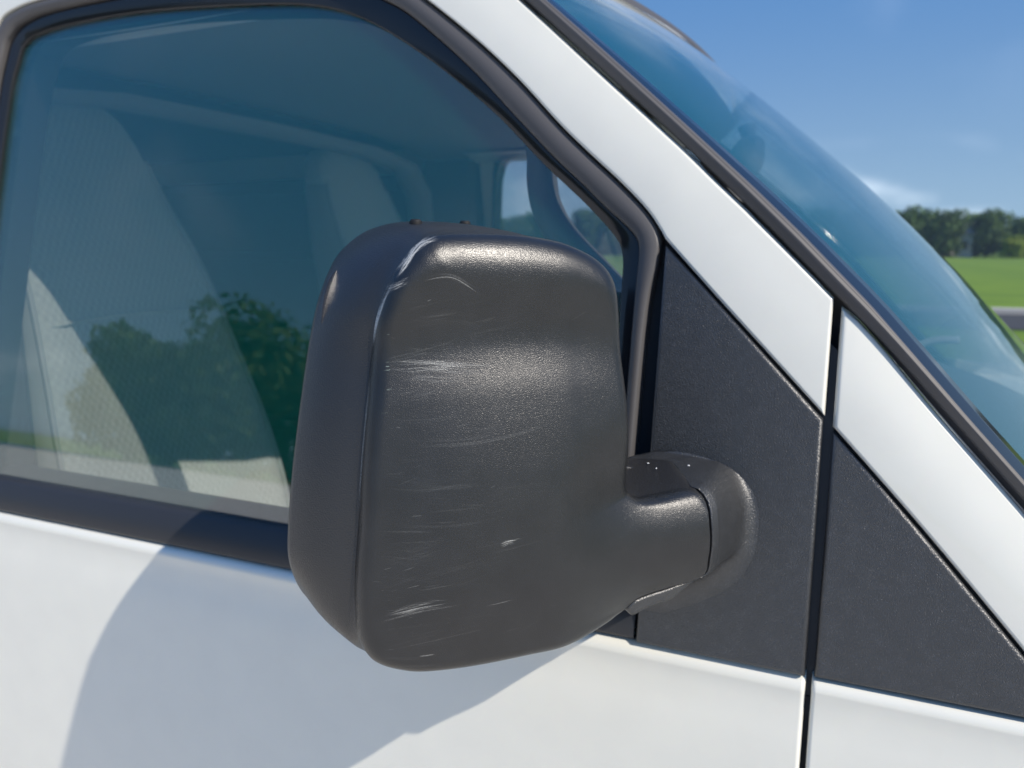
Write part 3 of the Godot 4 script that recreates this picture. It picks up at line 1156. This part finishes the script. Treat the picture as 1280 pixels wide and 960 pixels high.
func mirror_outline() -> Array:
	# [u, v, edge radius, back x, y, z] all round the shell: outer ridge, bottom, arm end, arm top, inner side, top
	return [
		[0.028, 0.209, 0.026, -0.32, 1.616, 0.125], [0.014, 0.203, 0.020, -0.32, 1.612, 0.145], [0.005, 0.194, 0.015, -0.32, 1.605, 0.162], [-0.003, 0.183, 0.011, -0.32, 1.596, 0.177],
		[-0.008, 0.172, 0.010, -0.32, 1.582, 0.190], [-0.013, 0.157, 0.009, -0.32, 1.564, 0.2015], [-0.016, 0.138, 0.009, -0.32, 1.541, 0.211], [-0.020, 0.113, 0.009, -0.32, 1.513, 0.220],
		[-0.024, 0.088, 0.009, -0.32, 1.485, 0.228], [-0.028, 0.058, 0.009, -0.32, 1.455, 0.2355], [-0.031, 0.027, 0.009, -0.32, 1.425, 0.241], [-0.034, 0.001, 0.009, -0.32, 1.402, 0.243],
		[-0.035, -0.021, 0.009, -0.32, 1.382, 0.237], [-0.034, -0.040, 0.010, -0.32, 1.364, 0.225], [-0.029, -0.053, 0.010, -0.32, 1.354, 0.207], [-0.021, -0.0605, 0.010, -0.32, 1.351, 0.190],
		[-0.008, -0.0660, 0.010, -0.32, 1.349, 0.170], [0.005, -0.0690, 0.010, -0.32, 1.347, 0.155], [0.027, -0.0705, 0.010, -0.32, 1.345, 0.142], [0.050, -0.0708, 0.010, -0.32, 1.344, 0.128],
		[0.079, -0.0705, 0.010, -0.32, 1.343, 0.110], [0.110, -0.071, 0.010, -0.315, 1.333, 0.090], [0.141, -0.068, 0.009, -0.29, 1.335, 0.070], [0.153, -0.065, 0.007, -0.24, 1.338, 0.060],
		[0.161, -0.060, 0.003, -0.205, 1.342, 0.050], [0.169, -0.052, 0.002, -0.185, 1.349, 0.040], [0.195, -0.047, 0.002, -0.150, 1.354, 0.020], [0.2220, -0.042, 0.002, -0.128, 1.359, 0.014],
		[0.2240, -0.026, 0.002, -0.128, 1.375, 0.012], [0.2235, -0.001, 0.002, -0.126, 1.40, 0.011], [0.2210, 0.0225, 0.005, -0.119, 1.427, 0.013], [0.191, 0.0225, 0.006, -0.140, 1.428, 0.008],
		[0.173, 0.0225, 0.005, -0.165, 1.428, 0.012], [0.1640, 0.0275, 0.005, -0.205, 1.436, 0.030], [0.1605, 0.039, 0.006, -0.28, 1.453, 0.055], [0.1595, 0.096, 0.010, -0.32, 1.497, 0.050],
		[0.157, 0.135, 0.010, -0.32, 1.535, 0.050], [0.155, 0.157, 0.011, -0.32, 1.557, 0.050], [0.151, 0.178, 0.016, -0.32, 1.582, 0.051], [0.139, 0.192, 0.022, -0.32, 1.598, 0.056],
		[0.118, 0.202, 0.027, -0.32, 1.61, 0.065], [0.095, 0.207, 0.030, -0.32, 1.615, 0.080], [0.068, 0.2095, 0.030, -0.32, 1.617, 0.100]]

func build_mirror() -> void:
	var ctl := mirror_outline()
	var f2 := smooth(ctl.map(func(c): return Vector2(c[0], c[1])), 5, true)
	var rad := smooth(ctl.map(func(c): return Vector2(c[2], 0)), 5, true)
	var b3 := smooth(ctl.map(func(c): return Vector3(c[3], c[4], c[5])), 5, true)
	var n := f2.size()
	var centre := Vector2(0.075, -0.005)
	var rows := []
	var uvs := []
	# the shell, ring by ring from the border to the middle
	var steps := []
	for k in 14:
		steps.append(0.0005 * k * (1.0 + k * 0.35))
	var ringn := 44
	for s in range(steps.size() + ringn):
		var row := []
		var uvr := []
		for i in n:
			var b: Vector2 = f2[i]
			var len := b.distance_to(centre)
			var f := 0.0
			if s < steps.size():
				f = steps[s] / len
			else:
				var f0: float = steps[-1] / len
				f = lerpf(f0, 1.0, float(s - steps.size() + 1) / ringn)
			var p := b.lerp(centre, f)
			# distance to the border, and the edge radius there
			var best := 1.0
			var who := i
			var reach := n if s >= steps.size() else 14
			for q in range(i - reach / 2, i + reach / 2):
				var a: Vector2 = f2[(q + n) % n]
				var c: Vector2 = f2[(q + 1 + n) % n]
				var ab := c - a
				var tt := clampf((p - a).dot(ab) / maxf(ab.length_squared(), 1e-12), 0, 1)
				var dd := p.distance_squared_to(a + ab * tt)
				if dd < best:
					best = dd
					who = (q + n) % n
			var e := sqrt(best)
			var r: float = rad[who].x
			var hgt := 0.012
			var drop := smoothstep(0.002, 0.007, rad[who].x)
			var lift: float = hgt - drop * (hgt + 0.35 * maxf(r - 0.012, 0.0)) / maxf(r, 0.005) * roll(e, maxf(r, 0.005))
			var rise := lerpf(0.8 + 0.2 * smoothstep(0.0, 0.06, e), 1.0, smoothstep(0.12, 0.16, p.x) * smoothstep(0.06, 0.03, p.y))
			var d := face_shape(p.x, p.y) * rise + lift
			row.append(FACE_O + FACE_U * p.x + Vector3.UP * p.y + FACE_N * d)
			uvr.append(Vector2((p.x + 0.05) / 0.30, (0.22 - p.y) / 0.30))
		rows.append(row)
		uvs.append(uvr)
	var shell := Bag.new()
	shell.grid(rows, Vector3(-0.28, 1.46, 0.10), true, true, uvs)
	# the wall behind the ridge, back to the rim round the glass
	var wall := []
	var wuv := []
	for s in 15:
		var f := s / 14.0
		var row := []
		var uvr := []
		for i in n:
			var a: Vector3 = rows[0][i]
			var b: Vector3 = b3[i]
			var d2: Vector2 = (f2[(i + 1) % n] - f2[(i - 1 + n) % n]).normalized()
			var outw := Vector2(-d2.y, d2.x)
			if outw.dot(f2[i] - centre) < 0.0:
				outw = -outw
			var o3 := FACE_U * outw.x + Vector3.UP * outw.y
			var plain: bool = rad[i].x > 0.0085
			var p := a.lerp(b, f) + o3 * ((0.005 * sin(PI * f)) if plain else 0.0)
			if plain:
				p -= o3 * 0.0016 * exp(-pow((f - 0.10) / 0.05, 2.0))
			row.append(p)
			uvr.append(Vector2(0.55 + 0.2 * f, 0.02 + 0.9 * i / n))
		wall.append(row)
		wuv.append(uvr)
	# rounded rim and a recess
	var mid := Vector3(-0.32, 1.475, 0.145)
	for q in [[0.0015, -0.003], [0.005, -0.004], [0.009, -0.003], [0.011, 0.0], [0.012, 0.012]]:
		var row := []
		var uvr := []
		for i in n:
			var b: Vector3 = b3[i]
			var to := mid - b
			to.x = 0.0
			uvr.append(Vector2(0.8, 0.02 + 0.9 * i / n))
			if i > 22 * 5 and i < 34 * 5:
				row.append(b + Vector3(0, -q[0] * signf(b.y - 1.39), -0.3 * q[0]))
				continue
			row.append(b + to.normalized() * q[0] + Vector3(q[1], 0, 0))
		wall.append(row)
		wuv.append(uvr)
	var last := []
	var luv := []
	for i in n:
		last.append(mid + Vector3(0.03, 0, 0))
		luv.append(Vector2(0.8, 0.5))
	wall.append(last)
	wuv.append(luv)
	var case := Bag.new()
	case.grid(wall, Vector3(-0.25, 1.46, 0.12), true, true, wuv)
	var mirror := put("door_mirror", shell.done(), M.face, van)
	mirror.set_meta("label", "black plastic door mirror with white scuffs on its shell")
	put("mirror_case", case.done(), M.plastic, mirror)
	# the glass, facing backwards
	var glass := Bag.new()
	var g := []
	for k in 48:
		var a := TAU * k / 48.0
		g.append(Vector3(-0.312, 1.475 + signf(sin(a)) * pow(absf(sin(a)), 0.4) * 0.115, 0.145 + signf(cos(a)) * pow(absf(cos(a)), 0.4) * 0.068))
	var centre_row := []
	for k in 48:
		centre_row.append(Vector3(-0.312, 1.475, 0.145))
	glass.grid([g, centre_row], Vector3(-0.2, 1.47, 0.14), true, true)
	put("mirror_glass", glass.done(), M.silver, mirror)
	# two small plugs in the top
	for p in [Vector3(-0.268, 1.6172, 0.163), Vector3(-0.268, 1.6185, 0.090)]:
		var plug := Bag.new()
		plug.tube([p - Vector3(0, 0.006, 0), p + Vector3(0, 0.0005, 0), p + Vector3(0, 0.0020, 0)], [0.0042, 0.0042, 0.003], 14)
		put("plug", plug.done(), M.dark, mirror)
	build_mount(mirror, rows[0], b3, f2)
	# flecks of dried dirt on top of the arm, on the foot and on the face
	for p in [Vector3(-0.1385, 1.4283, 0.022), Vector3(-0.1290, 1.4283, 0.034), Vector3(-0.1065, 1.4292, 0.019)]:
		var fleck := SphereMesh.new()
		fleck.radius = 0.0009
		fleck.height = 0.0009
		fleck.radial_segments = 10
		fleck.rings = 5
		var o := put("dirt_fleck", fleck, M.drop, mirror)
		o.position = p
		o.scale = Vector3(rng.randf_range(0.7, 1.4), 1.0, rng.randf_range(0.7, 1.3))

func build_mount(mirror: Node3D, border: Array, backs: Array, flat: Array) -> void:
	# foot of the arm: it starts just behind the seam with the arm's own section, shows a lip below and beside it, and flares out to the corner panel
	var from := 23 * 5 + 2
	var to := 30 * 5 + 1
	var count := to - from + 1
	var hidden := even([backs[to], backs[31 * 5], backs[32 * 5], Vector3(-0.160, 1.40, 0.006), Vector3(-0.166, 1.37, 0.010), backs[25 * 5], backs[from]], count)
	var path := even(smooth([Vector2(-0.1465, 1.2885), Vector2(-0.130, 1.2885), Vector2(-0.118, 1.293), Vector2(-0.102, 1.301), Vector2(-0.0835, 1.312), Vector2(-0.0655, 1.329), Vector2(-0.0550, 1.352), Vector2(-0.0535, 1.380), Vector2(-0.0605, 1.402), Vector2(-0.079, 1.418), Vector2(-0.102, 1.4255), Vector2(-0.125, 1.428), Vector2(-0.1455, 1.427)], 10), 240)
	var bottom := flat[from + 10] as Vector2
	var loops := [[], [], [], []]
	for k in count * 2:
		var front := k < count
		var i := from + k if front else to - (k - count)
		var f := float(k) / (count - 1) if front else 1.0 - float(k - count) / (count - 1)
		var d2: Vector2 = (flat[i + 1] - flat[i - 1]).normalized()
		var outw := Vector2(-d2.y, d2.x)
		if outw.dot(Vector2(1, -0.3)) < 0.0 and outw.y < 0.9:
			outw = -outw
		var tipw := smoothstep(0.32, 0.52, f)
		var low := smoothstep(0.48, 0.36, f)
		var gap := FACE_U * (0.0028 * tipw) - Vector3.UP * 0.0018 * low * smoothstep(0.0, 0.15, f) + FACE_U * 0.003 * smoothstep(0.12, 0.0, f) - FACE_N * 0.004 * smoothstep(0.15, 0.0, f)
		var lip := FACE_U * 0.0085 * tipw - Vector3.UP * 0.0105 * low * smoothstep(0.0, 0.22, f) + FACE_U * 0.004 * low - FACE_N * (0.004 * tipw + 0.003 * low)
		if front:
			var p: Vector3 = border[i] + gap
			loops[0].append(p - FACE_N * 0.008 - FACE_U * 0.001 * tipw + Vector3.UP * 0.001 * low)
			loops[1].append(p - FACE_N * 0.0006)
			loops[2].append(p + lip)
			loops[3].append(side(path[clampi(int(f * 188.0), 0, 239)], 0.003))
		else:
			# the part behind the arm's top edge still shows; the rest is hidden by the arm
			var h := 1.0 - f
			var b: Vector3 = hidden[k - count] + Vector3(0.002, -0.0030, -0.0045)
			loops[0].append(b - Vector3(0, 0.003, 0))
			loops[1].append(b)
			loops[2].append(b + Vector3(0.001, 0, -0.004))
			var top := clampf(h / 0.42, 0, 1)
			if h < 0.42:
				loops[3].append(side(path[clampi(int(lerpf(188.0, 239.0, top)), 0, 239)], 0.003))
			else:
				loops[3].append(side(Vector2(-0.1475, lerpf(1.424, 1.2905, (h - 0.42) / 0.58)), 0.003))
	var rows := []
	var n: int = loops[0].size()
	var hub := Vector3.ZERO
	for p in loops[0]:
		hub += p / n
	var inner := []
	for i in n:
		inner.append(hub)
	rows.append(inner)
	rows.append(loops[0])
	# a small rounded edge at the seam, then the lip
	for k in 5:
		var a := PI / 2.0 * k / 4.0
		var row := []
		for i in n:
			var way: Vector3 = loops[2][i] - loops[1][i]
			row.append(loops[1][i] + way.limit_length(0.0014) * sin(a) - FACE_N * 0.0012 * (1.0 - sin(a)) - FACE_N * 0.0)
		rows.append(row)
	for k in range(1, 5):
		var row := []
		for i in n:
			row.append((rows[6][i] as Vector3).lerp(loops[2][i], k / 4.0))
		rows.append(row)
	for k in range(1, 25):
		var t := k / 24.0
		var row := []
		for i in n:
			var a: Vector3 = loops[2][i]
			var b: Vector3 = loops[3][i]
			var out := 0.0
			var down := 0.0
			if t < 0.5:
				down = sin(t * PI) * 0.0 + t / 0.5 * 0.78
				out = 0.34 * pow(t / 0.5, 1.4)
			else:
				var q := (t - 0.5) / 0.5 * PI / 2.0
				down = 0.78 + 0.22 * sin(q)
				out = 0.34 + 0.66 * (1.0 - cos(q))
			row.append(Vector3(lerpf(a.x, b.x, out), lerpf(a.y, b.y, out), lerpf(a.z, b.z, down)))
		rows.append(row)
	var bag := Bag.new()
	bag.grid(rows, hub + Vector3(0, 0, -0.03), true, true)
	put("mirror_foot", bag.done(), M.sail, mirror)


# ---------------------------------------------------------------- trees, ground, house

func leaf_crown(height: float, width: float, seed_: int, lobes: int, leaves: int, leaf: float, low: float, tint: Color) -> ArrayMesh:
	var r := RandomNumberGenerator.new()
	r.seed = seed_
	var v := PackedVector3Array()
	var c := PackedColorArray()
	var blobs := []
	for i in lobes:
		var h := lerpf(low, 0.86, pow(float(i) / lobes, 0.8) * r.randf_range(0.85, 1.0))
		var spread := width * 0.5 * sqrt(maxf(1.0 - pow((h - 0.42) / 0.62, 2.0), 0.08))
		var a := i * 2.4 + r.randf() * 0.8
		var d := spread * r.randf_range(0.25, 0.72)
		var size := width * r.randf_range(0.17, 0.27)
		blobs.append([Vector3(cos(a) * d, h * height, sin(a) * d), Vector3(size, size * r.randf_range(0.7, 0.95), size), r.randf_range(0.75, 1.25)])
	for k in leaves:
		var b = blobs[r.randi() % blobs.size()]
		var dir := Vector3(r.randfn(), r.randfn() * 0.9 + 0.15, r.randfn()).normalized()
		var p: Vector3 = b[0] + dir * b[1] * pow(r.randf(), 0.28) * r.randf_range(0.9, 1.12)
		if p.y > height:
			p.y = height - r.randf() * 0.4
		if p.y < 0.05:
			continue
		var nn := (dir + Vector3(r.randfn(), r.randfn(), r.randfn()) * 0.5).normalized()
		var t1 := nn.cross(Vector3(r.randfn(), r.randfn(), r.randfn())).normalized()
		var t2 := nn.cross(t1)
		var s := leaf * r.randf_range(0.6, 1.5)
		var col := tint * float(b[2]) * r.randf_range(0.7, 1.35)
		col.a = 1.0
		var q := [p - t1 * s, p + t2 * s * 0.55, p + t1 * s, p - t2 * s * 0.55]
		for i in [0, 1, 2, 0, 2, 3]:
			v.append(q[i])
			c.append(col)
	var a := []
	a.resize(Mesh.ARRAY_MAX)
	a[Mesh.ARRAY_VERTEX] = v
	a[Mesh.ARRAY_COLOR] = c
	var m := ArrayMesh.new()
	m.add_surface_from_arrays(Mesh.PRIMITIVE_TRIANGLES, a)
	return m

func trunk_mesh(height: float, r0: float, seed_: int) -> ArrayMesh:
	var r := RandomNumberGenerator.new()
	r.seed = seed_
	var bag := Bag.new()
	bag.tube([Vector3(0, -0.1, 0), Vector3(r.randf_range(-0.1, 0.1), height * 0.35, 0), Vector3(r.randf_range(-0.2, 0.2), height * 0.8, r.randf_range(-0.2, 0.2))], [r0, r0 * 0.75, r0 * 0.2], 8)
	for i in 6:
		var a := TAU * i / 6.0 + r.randf()
		var h := height * r.randf_range(0.3, 0.5)
		var d := Vector3(cos(a), 0.9, sin(a))
		bag.tube([Vector3(0, h, 0), Vector3(0, h, 0) + d * height * 0.13, Vector3(0, h, 0) + d * height * 0.26], [r0 * 0.4, r0 * 0.28, r0 * 0.1], 6)
	return bag.done()

func make_tree(variant: Dictionary) -> Node3D:
	var t := Node3D.new()
	var trunk := MeshInstance3D.new()
	trunk.name = "trunk"
	trunk.mesh = variant.trunk
	trunk.material_override = M.bark
	t.add_child(trunk)
	var crown := MeshInstance3D.new()
	crown.name = "crown"
	crown.mesh = variant.crown
	crown.material_override = M.leaf
	t.add_child(crown)
	return t

func build_trees() -> void:
	var leaf := mat(Color.WHITE, 0.6)
	leaf.vertex_color_use_as_albedo = true
	leaf.metallic_specular = 0.3
	leaf.backlight_enabled = true
	leaf.backlight = Color(0.35, 0.45, 0.2)
	leaf.cull_mode = BaseMaterial3D.CULL_DISABLED
	M.leaf = leaf
	var kinds := []
	for k in 5:
		kinds.append({"crown": leaf_crown(10.0, 9.0 + k * 0.7, 100 + k, 26, 5200, 0.34, 0.12, [Color(0.060, 0.105, 0.030), Color(0.068, 0.118, 0.032), Color(0.052, 0.092, 0.034), Color(0.075, 0.12, 0.034), Color(0.060, 0.11, 0.028)][k]), "trunk": trunk_mesh(8.0, 0.28, 200 + k)})
	var bush := {"crown": leaf_crown(5.0, 6.0, 300, 16, 2600, 0.26, 0.10, Color(0.17, 0.22, 0.03)), "trunk": trunk_mesh(3.0, 0.1, 301)}
	# the row beyond the field: x, z, scale, kind
	var row := []
	for span in [[-86.0, -32.0], [-6.0, 44.0]]:
		var x: float = span[0]
		while x < span[1]:
			row.append([x + rng.randf_range(-1.5, 1.5), -168.0 + rng.randf_range(-6, 8), rng.randf_range(0.78, 1.06), rng.randi() % 5])
			x += rng.randf_range(5.6, 8.2)
	var looks := ["tall round-topped green tree", "broad dark green tree", "low spreading green tree", "bushy mid green tree", "dense deep green tree"]
	var nth := ["first", "second", "third", "fourth", "fifth", "sixth", "seventh", "eighth", "ninth", "tenth", "eleventh"]
	var counts := [0, 0]
	for r in row:
		var t := make_tree(kinds[r[3]])
		t.name = numbered("tree", self)
		add_child(t, true)
		t.position = Vector3(r[0], -0.15, r[1])
		t.scale = Vector3.ONE * r[2]
		t.rotation.y = rng.randf() * TAU
		var w := 0 if r[0] < -20.0 else 1
		tag(t, "%s, %s from the left %s" % [looks[r[3]], nth[counts[w]], ["seen across the cab through the far window", "beyond the field by the windscreen"][w]], "tree", "trees beyond the field")
		counts[w] += 1
	# the wood behind them, one mass
	var wood := MultiMesh.new()
	wood.transform_format = MultiMesh.TRANSFORM_3D
	wood.mesh = kinds[2].crown
	wood.instance_count = 90
	for k in 90:
		wood.set_instance_transform(k, Transform3D(Basis(Vector3.UP, rng.randf() * TAU).scaled(Vector3(1.2, rng.randf_range(0.62, 0.86), 1.2)), Vector3(-360 + k * 8.0 + rng.randf_range(-2, 2), -0.4, -196 + rng.randf_range(-8, 8))))
	var mass := MultiMeshInstance3D.new()
	mass.name = "distant_wood"
	mass.multimesh = wood
	mass.material_override = leaf
	mass.set_meta("kind", "stuff")
	mass.set_meta("label", "far-off dark wood behind the row of trees across the field")
	mass.set_meta("category", "wood")
	add_child(mass)
	var b := make_tree(bush)
	b.name = "shrub"
	add_child(b, true)
	b.position = Vector3(25.0, 0, -152)
	b.scale = Vector3.ONE * 0.78
	tag(b, "bright yellow-green shrub at the foot of the trees across the field", "shrub")
	# trees behind the photographer, which the door window reflects
	for q in [[-59.0, 51.0, 1.27, 1, "broad dark tree reflected at the left of the door window"], [-48.5, 54.0, 1.50, 3, "tall bushy tree reflected in the middle of the door window"], [-36.5, 56.0, 1.17, 0, "round-topped tree reflected in the door window beside the mirror"], [-92.0, 52.0, 0.78, 2, "small dark tree reflected at the far left of the door window"], [-60.0, 57.0, 0.8, 4, "low dark tree reflected behind the taller ones in the door window"]]:
		var t := make_tree(kinds[q[3]])
		t.name = numbered("reflected_tree", self)
		add_child(t, true)
		t.position = Vector3(q[0], 0, q[1])
		t.scale = Vector3(q[2] * 1.0, q[2], q[2] * 1.0)
		t.rotation.y = rng.randf() * TAU
		tag(t, q[4], "tree", "trees behind the photographer")

func sheet(x0: float, z0: float, x1: float, z1: float, y: float) -> ArrayMesh:
	var bag := Bag.new()
	bag.poly(PackedVector3Array([Vector3(x0, y, z0), Vector3(x1, y, z0), Vector3(x1, y, z1), Vector3(x0, y, z1)]), PackedInt32Array([0, 1, 2, 0, 2, 3]), Vector3.UP)
	return bag.done()

func build_ground() -> void:
	struct("field", sheet(-1200, -1200, 1200, 1200, -0.12), M.grass)
	struct("parking_lot", sheet(-80, -8, 14, 50, 0.0), M.lot)
	struct("road", sheet(-300, -23.0, 300, -18.6, -0.10), M.road)
	var kerb := Bag.new()
	kerb.box(Vector3(-300, -0.15, -23.35), Vector3(300, 0.05, -23.0), 0.02)
	struct("kerb", kerb.done(), M.kerb)
	var edge := Bag.new()
	edge.box(Vector3(-80.2, -0.3, -8.2), Vector3(14.2, -0.004, 50.2), 0.02)
	struct("parking_lot_edge", edge.done(), M.kerb)

func build_house() -> void:
	var h := thing("house", "small pale house half hidden among the trees across the field", "house", Vector3(17.2, 0, -172.0))
	var wall := Bag.new()
	wall.box(Vector3(-4, -0.2, -3), Vector3(4, 4.6, 3), 0.02)
	put("wall", wall.done(), mat(Color(0.6, 0.58, 0.56), 0.8), h)
	var roof := Bag.new()
	for s in [-1.0, 1.0]:
		var nn := Vector3(0, 3.4, s * 2.6).normalized()
		roof.poly(PackedVector3Array([Vector3(-4.4, 4.4, s * 3.4), Vector3(4.4, 4.4, s * 3.4), Vector3(4.4, 7.0, 0), Vector3(-4.4, 7.0, 0)]), PackedInt32Array([0, 1, 2, 0, 2, 3]), nn)
	for s in [-1.0, 1.0]:
		roof.poly(PackedVector3Array([Vector3(s * 4.0, 4.55, 3), Vector3(s * 4.0, 4.55, -3), Vector3(s * 4.0, 6.9, 0)]), PackedInt32Array([0, 1, 2]), Vector3(s, 0, 0))
	put("roof", roof.done(), mat(Color(0.35, 0.34, 0.34), 0.8), h)
	for x in [-2.4, 0.6, 2.6]:
		var w := Bag.new()
		w.box(Vector3(x - 0.5, 1.4, 2.95), Vector3(x + 0.5, 3.0, 3.04), 0.02)
		put("window", w.done(), M.frit, h)


# ---------------------------------------------------------------- light and camera

func cloud_cover() -> ImageTexture:
	# thin fair-weather cloud: small heaps low over the horizon, a few wisps higher up
	var w := 1024
	var h := 512
	var f := FastNoiseLite.new()
	f.seed = 4
	f.frequency = 1.0
	f.fractal_octaves = 5
	var im := Image.create(w, h, false, Image.FORMAT_RGBA8)
	im.fill(Color(1, 1, 1, 0))
	for y in h / 2:
		var el := PI / 2.0 - PI * (y + 0.5) / h
		for x in w:
			var az := TAU * (x + 0.5) / w
			var d := Vector3(cos(az) * cos(el), sin(el), sin(az) * cos(el))
			var p := Vector3(d.x, d.y * 2.6, d.z) * 5.5
			var q := f.get_noise_3dv(p) * 0.5 + 0.5
			var band_ := smoothstep(0.01, 0.04, d.y) * smoothstep(0.13, 0.06, d.y)
			var a := smoothstep(0.52, 0.74, q) * band_ * 0.6
			a = maxf(a, 0.22 * smoothstep(0.55, 0.8, f.get_noise_3dv(d * 3.0 + Vector3(9, 0, 0)) * 0.5 + 0.5) * smoothstep(0.1, 0.4, d.y))
			if a > 0.0:
				im.set_pixel(x, y, Color(1, 0.99, 0.97, a * 0.7))
	return ImageTexture.create_from_image(im)

func build_light() -> void:
	var cam := Camera3D.new()
	cam.name = "camera"
	add_child(cam)
	cam.position = Vector3(0, 1.6, 0.62)
	cam.rotation_degrees = Vector3(-10.0, 23.4, 0)
	cam.near = 0.05
	cam.far = 3000.0
	var lens := CameraAttributesPhysical.new()
	lens.frustum_focal_length = 24.05
	lens.frustum_focus_distance = 0.485
	lens.exposure_aperture = 7.0
	lens.frustum_near = 0.05
	lens.frustum_far = 3000.0
	cam.attributes = lens
	var sky := ProceduralSkyMaterial.new()
	sky.sky_top_color = Color(0.040, 0.20, 0.56).linear_to_srgb()
	sky.sky_horizon_color = Color(0.38, 0.56, 0.70).linear_to_srgb()
	sky.sky_curve = 0.14
	sky.sky_energy_multiplier = 1.0
	sky.ground_bottom_color = Color(0.10, 0.13, 0.06).linear_to_srgb()
	sky.ground_horizon_color = Color(0.42, 0.52, 0.6).linear_to_srgb()
	sky.ground_curve = 0.03
	sky.sky_cover = cloud_cover()
	sky.sun_angle_max = 12.0
	sky.sun_curve = 0.08
	var env := Environment.new()
	env.background_mode = Environment.BG_SKY
	env.sky = Sky.new()
	env.sky.sky_material = sky
	env.tonemap_mode = Environment.TONE_MAPPER_LINEAR
	env.tonemap_exposure = 1.0
	env.sdfgi_enabled = true
	env.ssao_enabled = true
	env.ssil_enabled = true
	env.fog_enabled = true
	env.fog_density = 0.0005
	env.fog_light_color = Color(0.72, 0.82, 0.92)
	var we := WorldEnvironment.new()
	we.name = "world"
	we.environment = env
	add_child(we)
	var sun := DirectionalLight3D.new()
	sun.name = "sun"
	add_child(sun)
	sun.look_at_from_position(Vector3.ZERO, SUN_WAY, Vector3.UP)
	sun.light_energy = 1.6
	sun.light_color = Color(1.0, 0.965, 0.915)
	sun.light_angular_distance = 0.5
	sun.shadow_enabled = true

func _ready() -> void:
	rng.seed = 20240611
	build_light()
	materials()
	build_ground()
	build_trees()
	build_house()
	build_van()
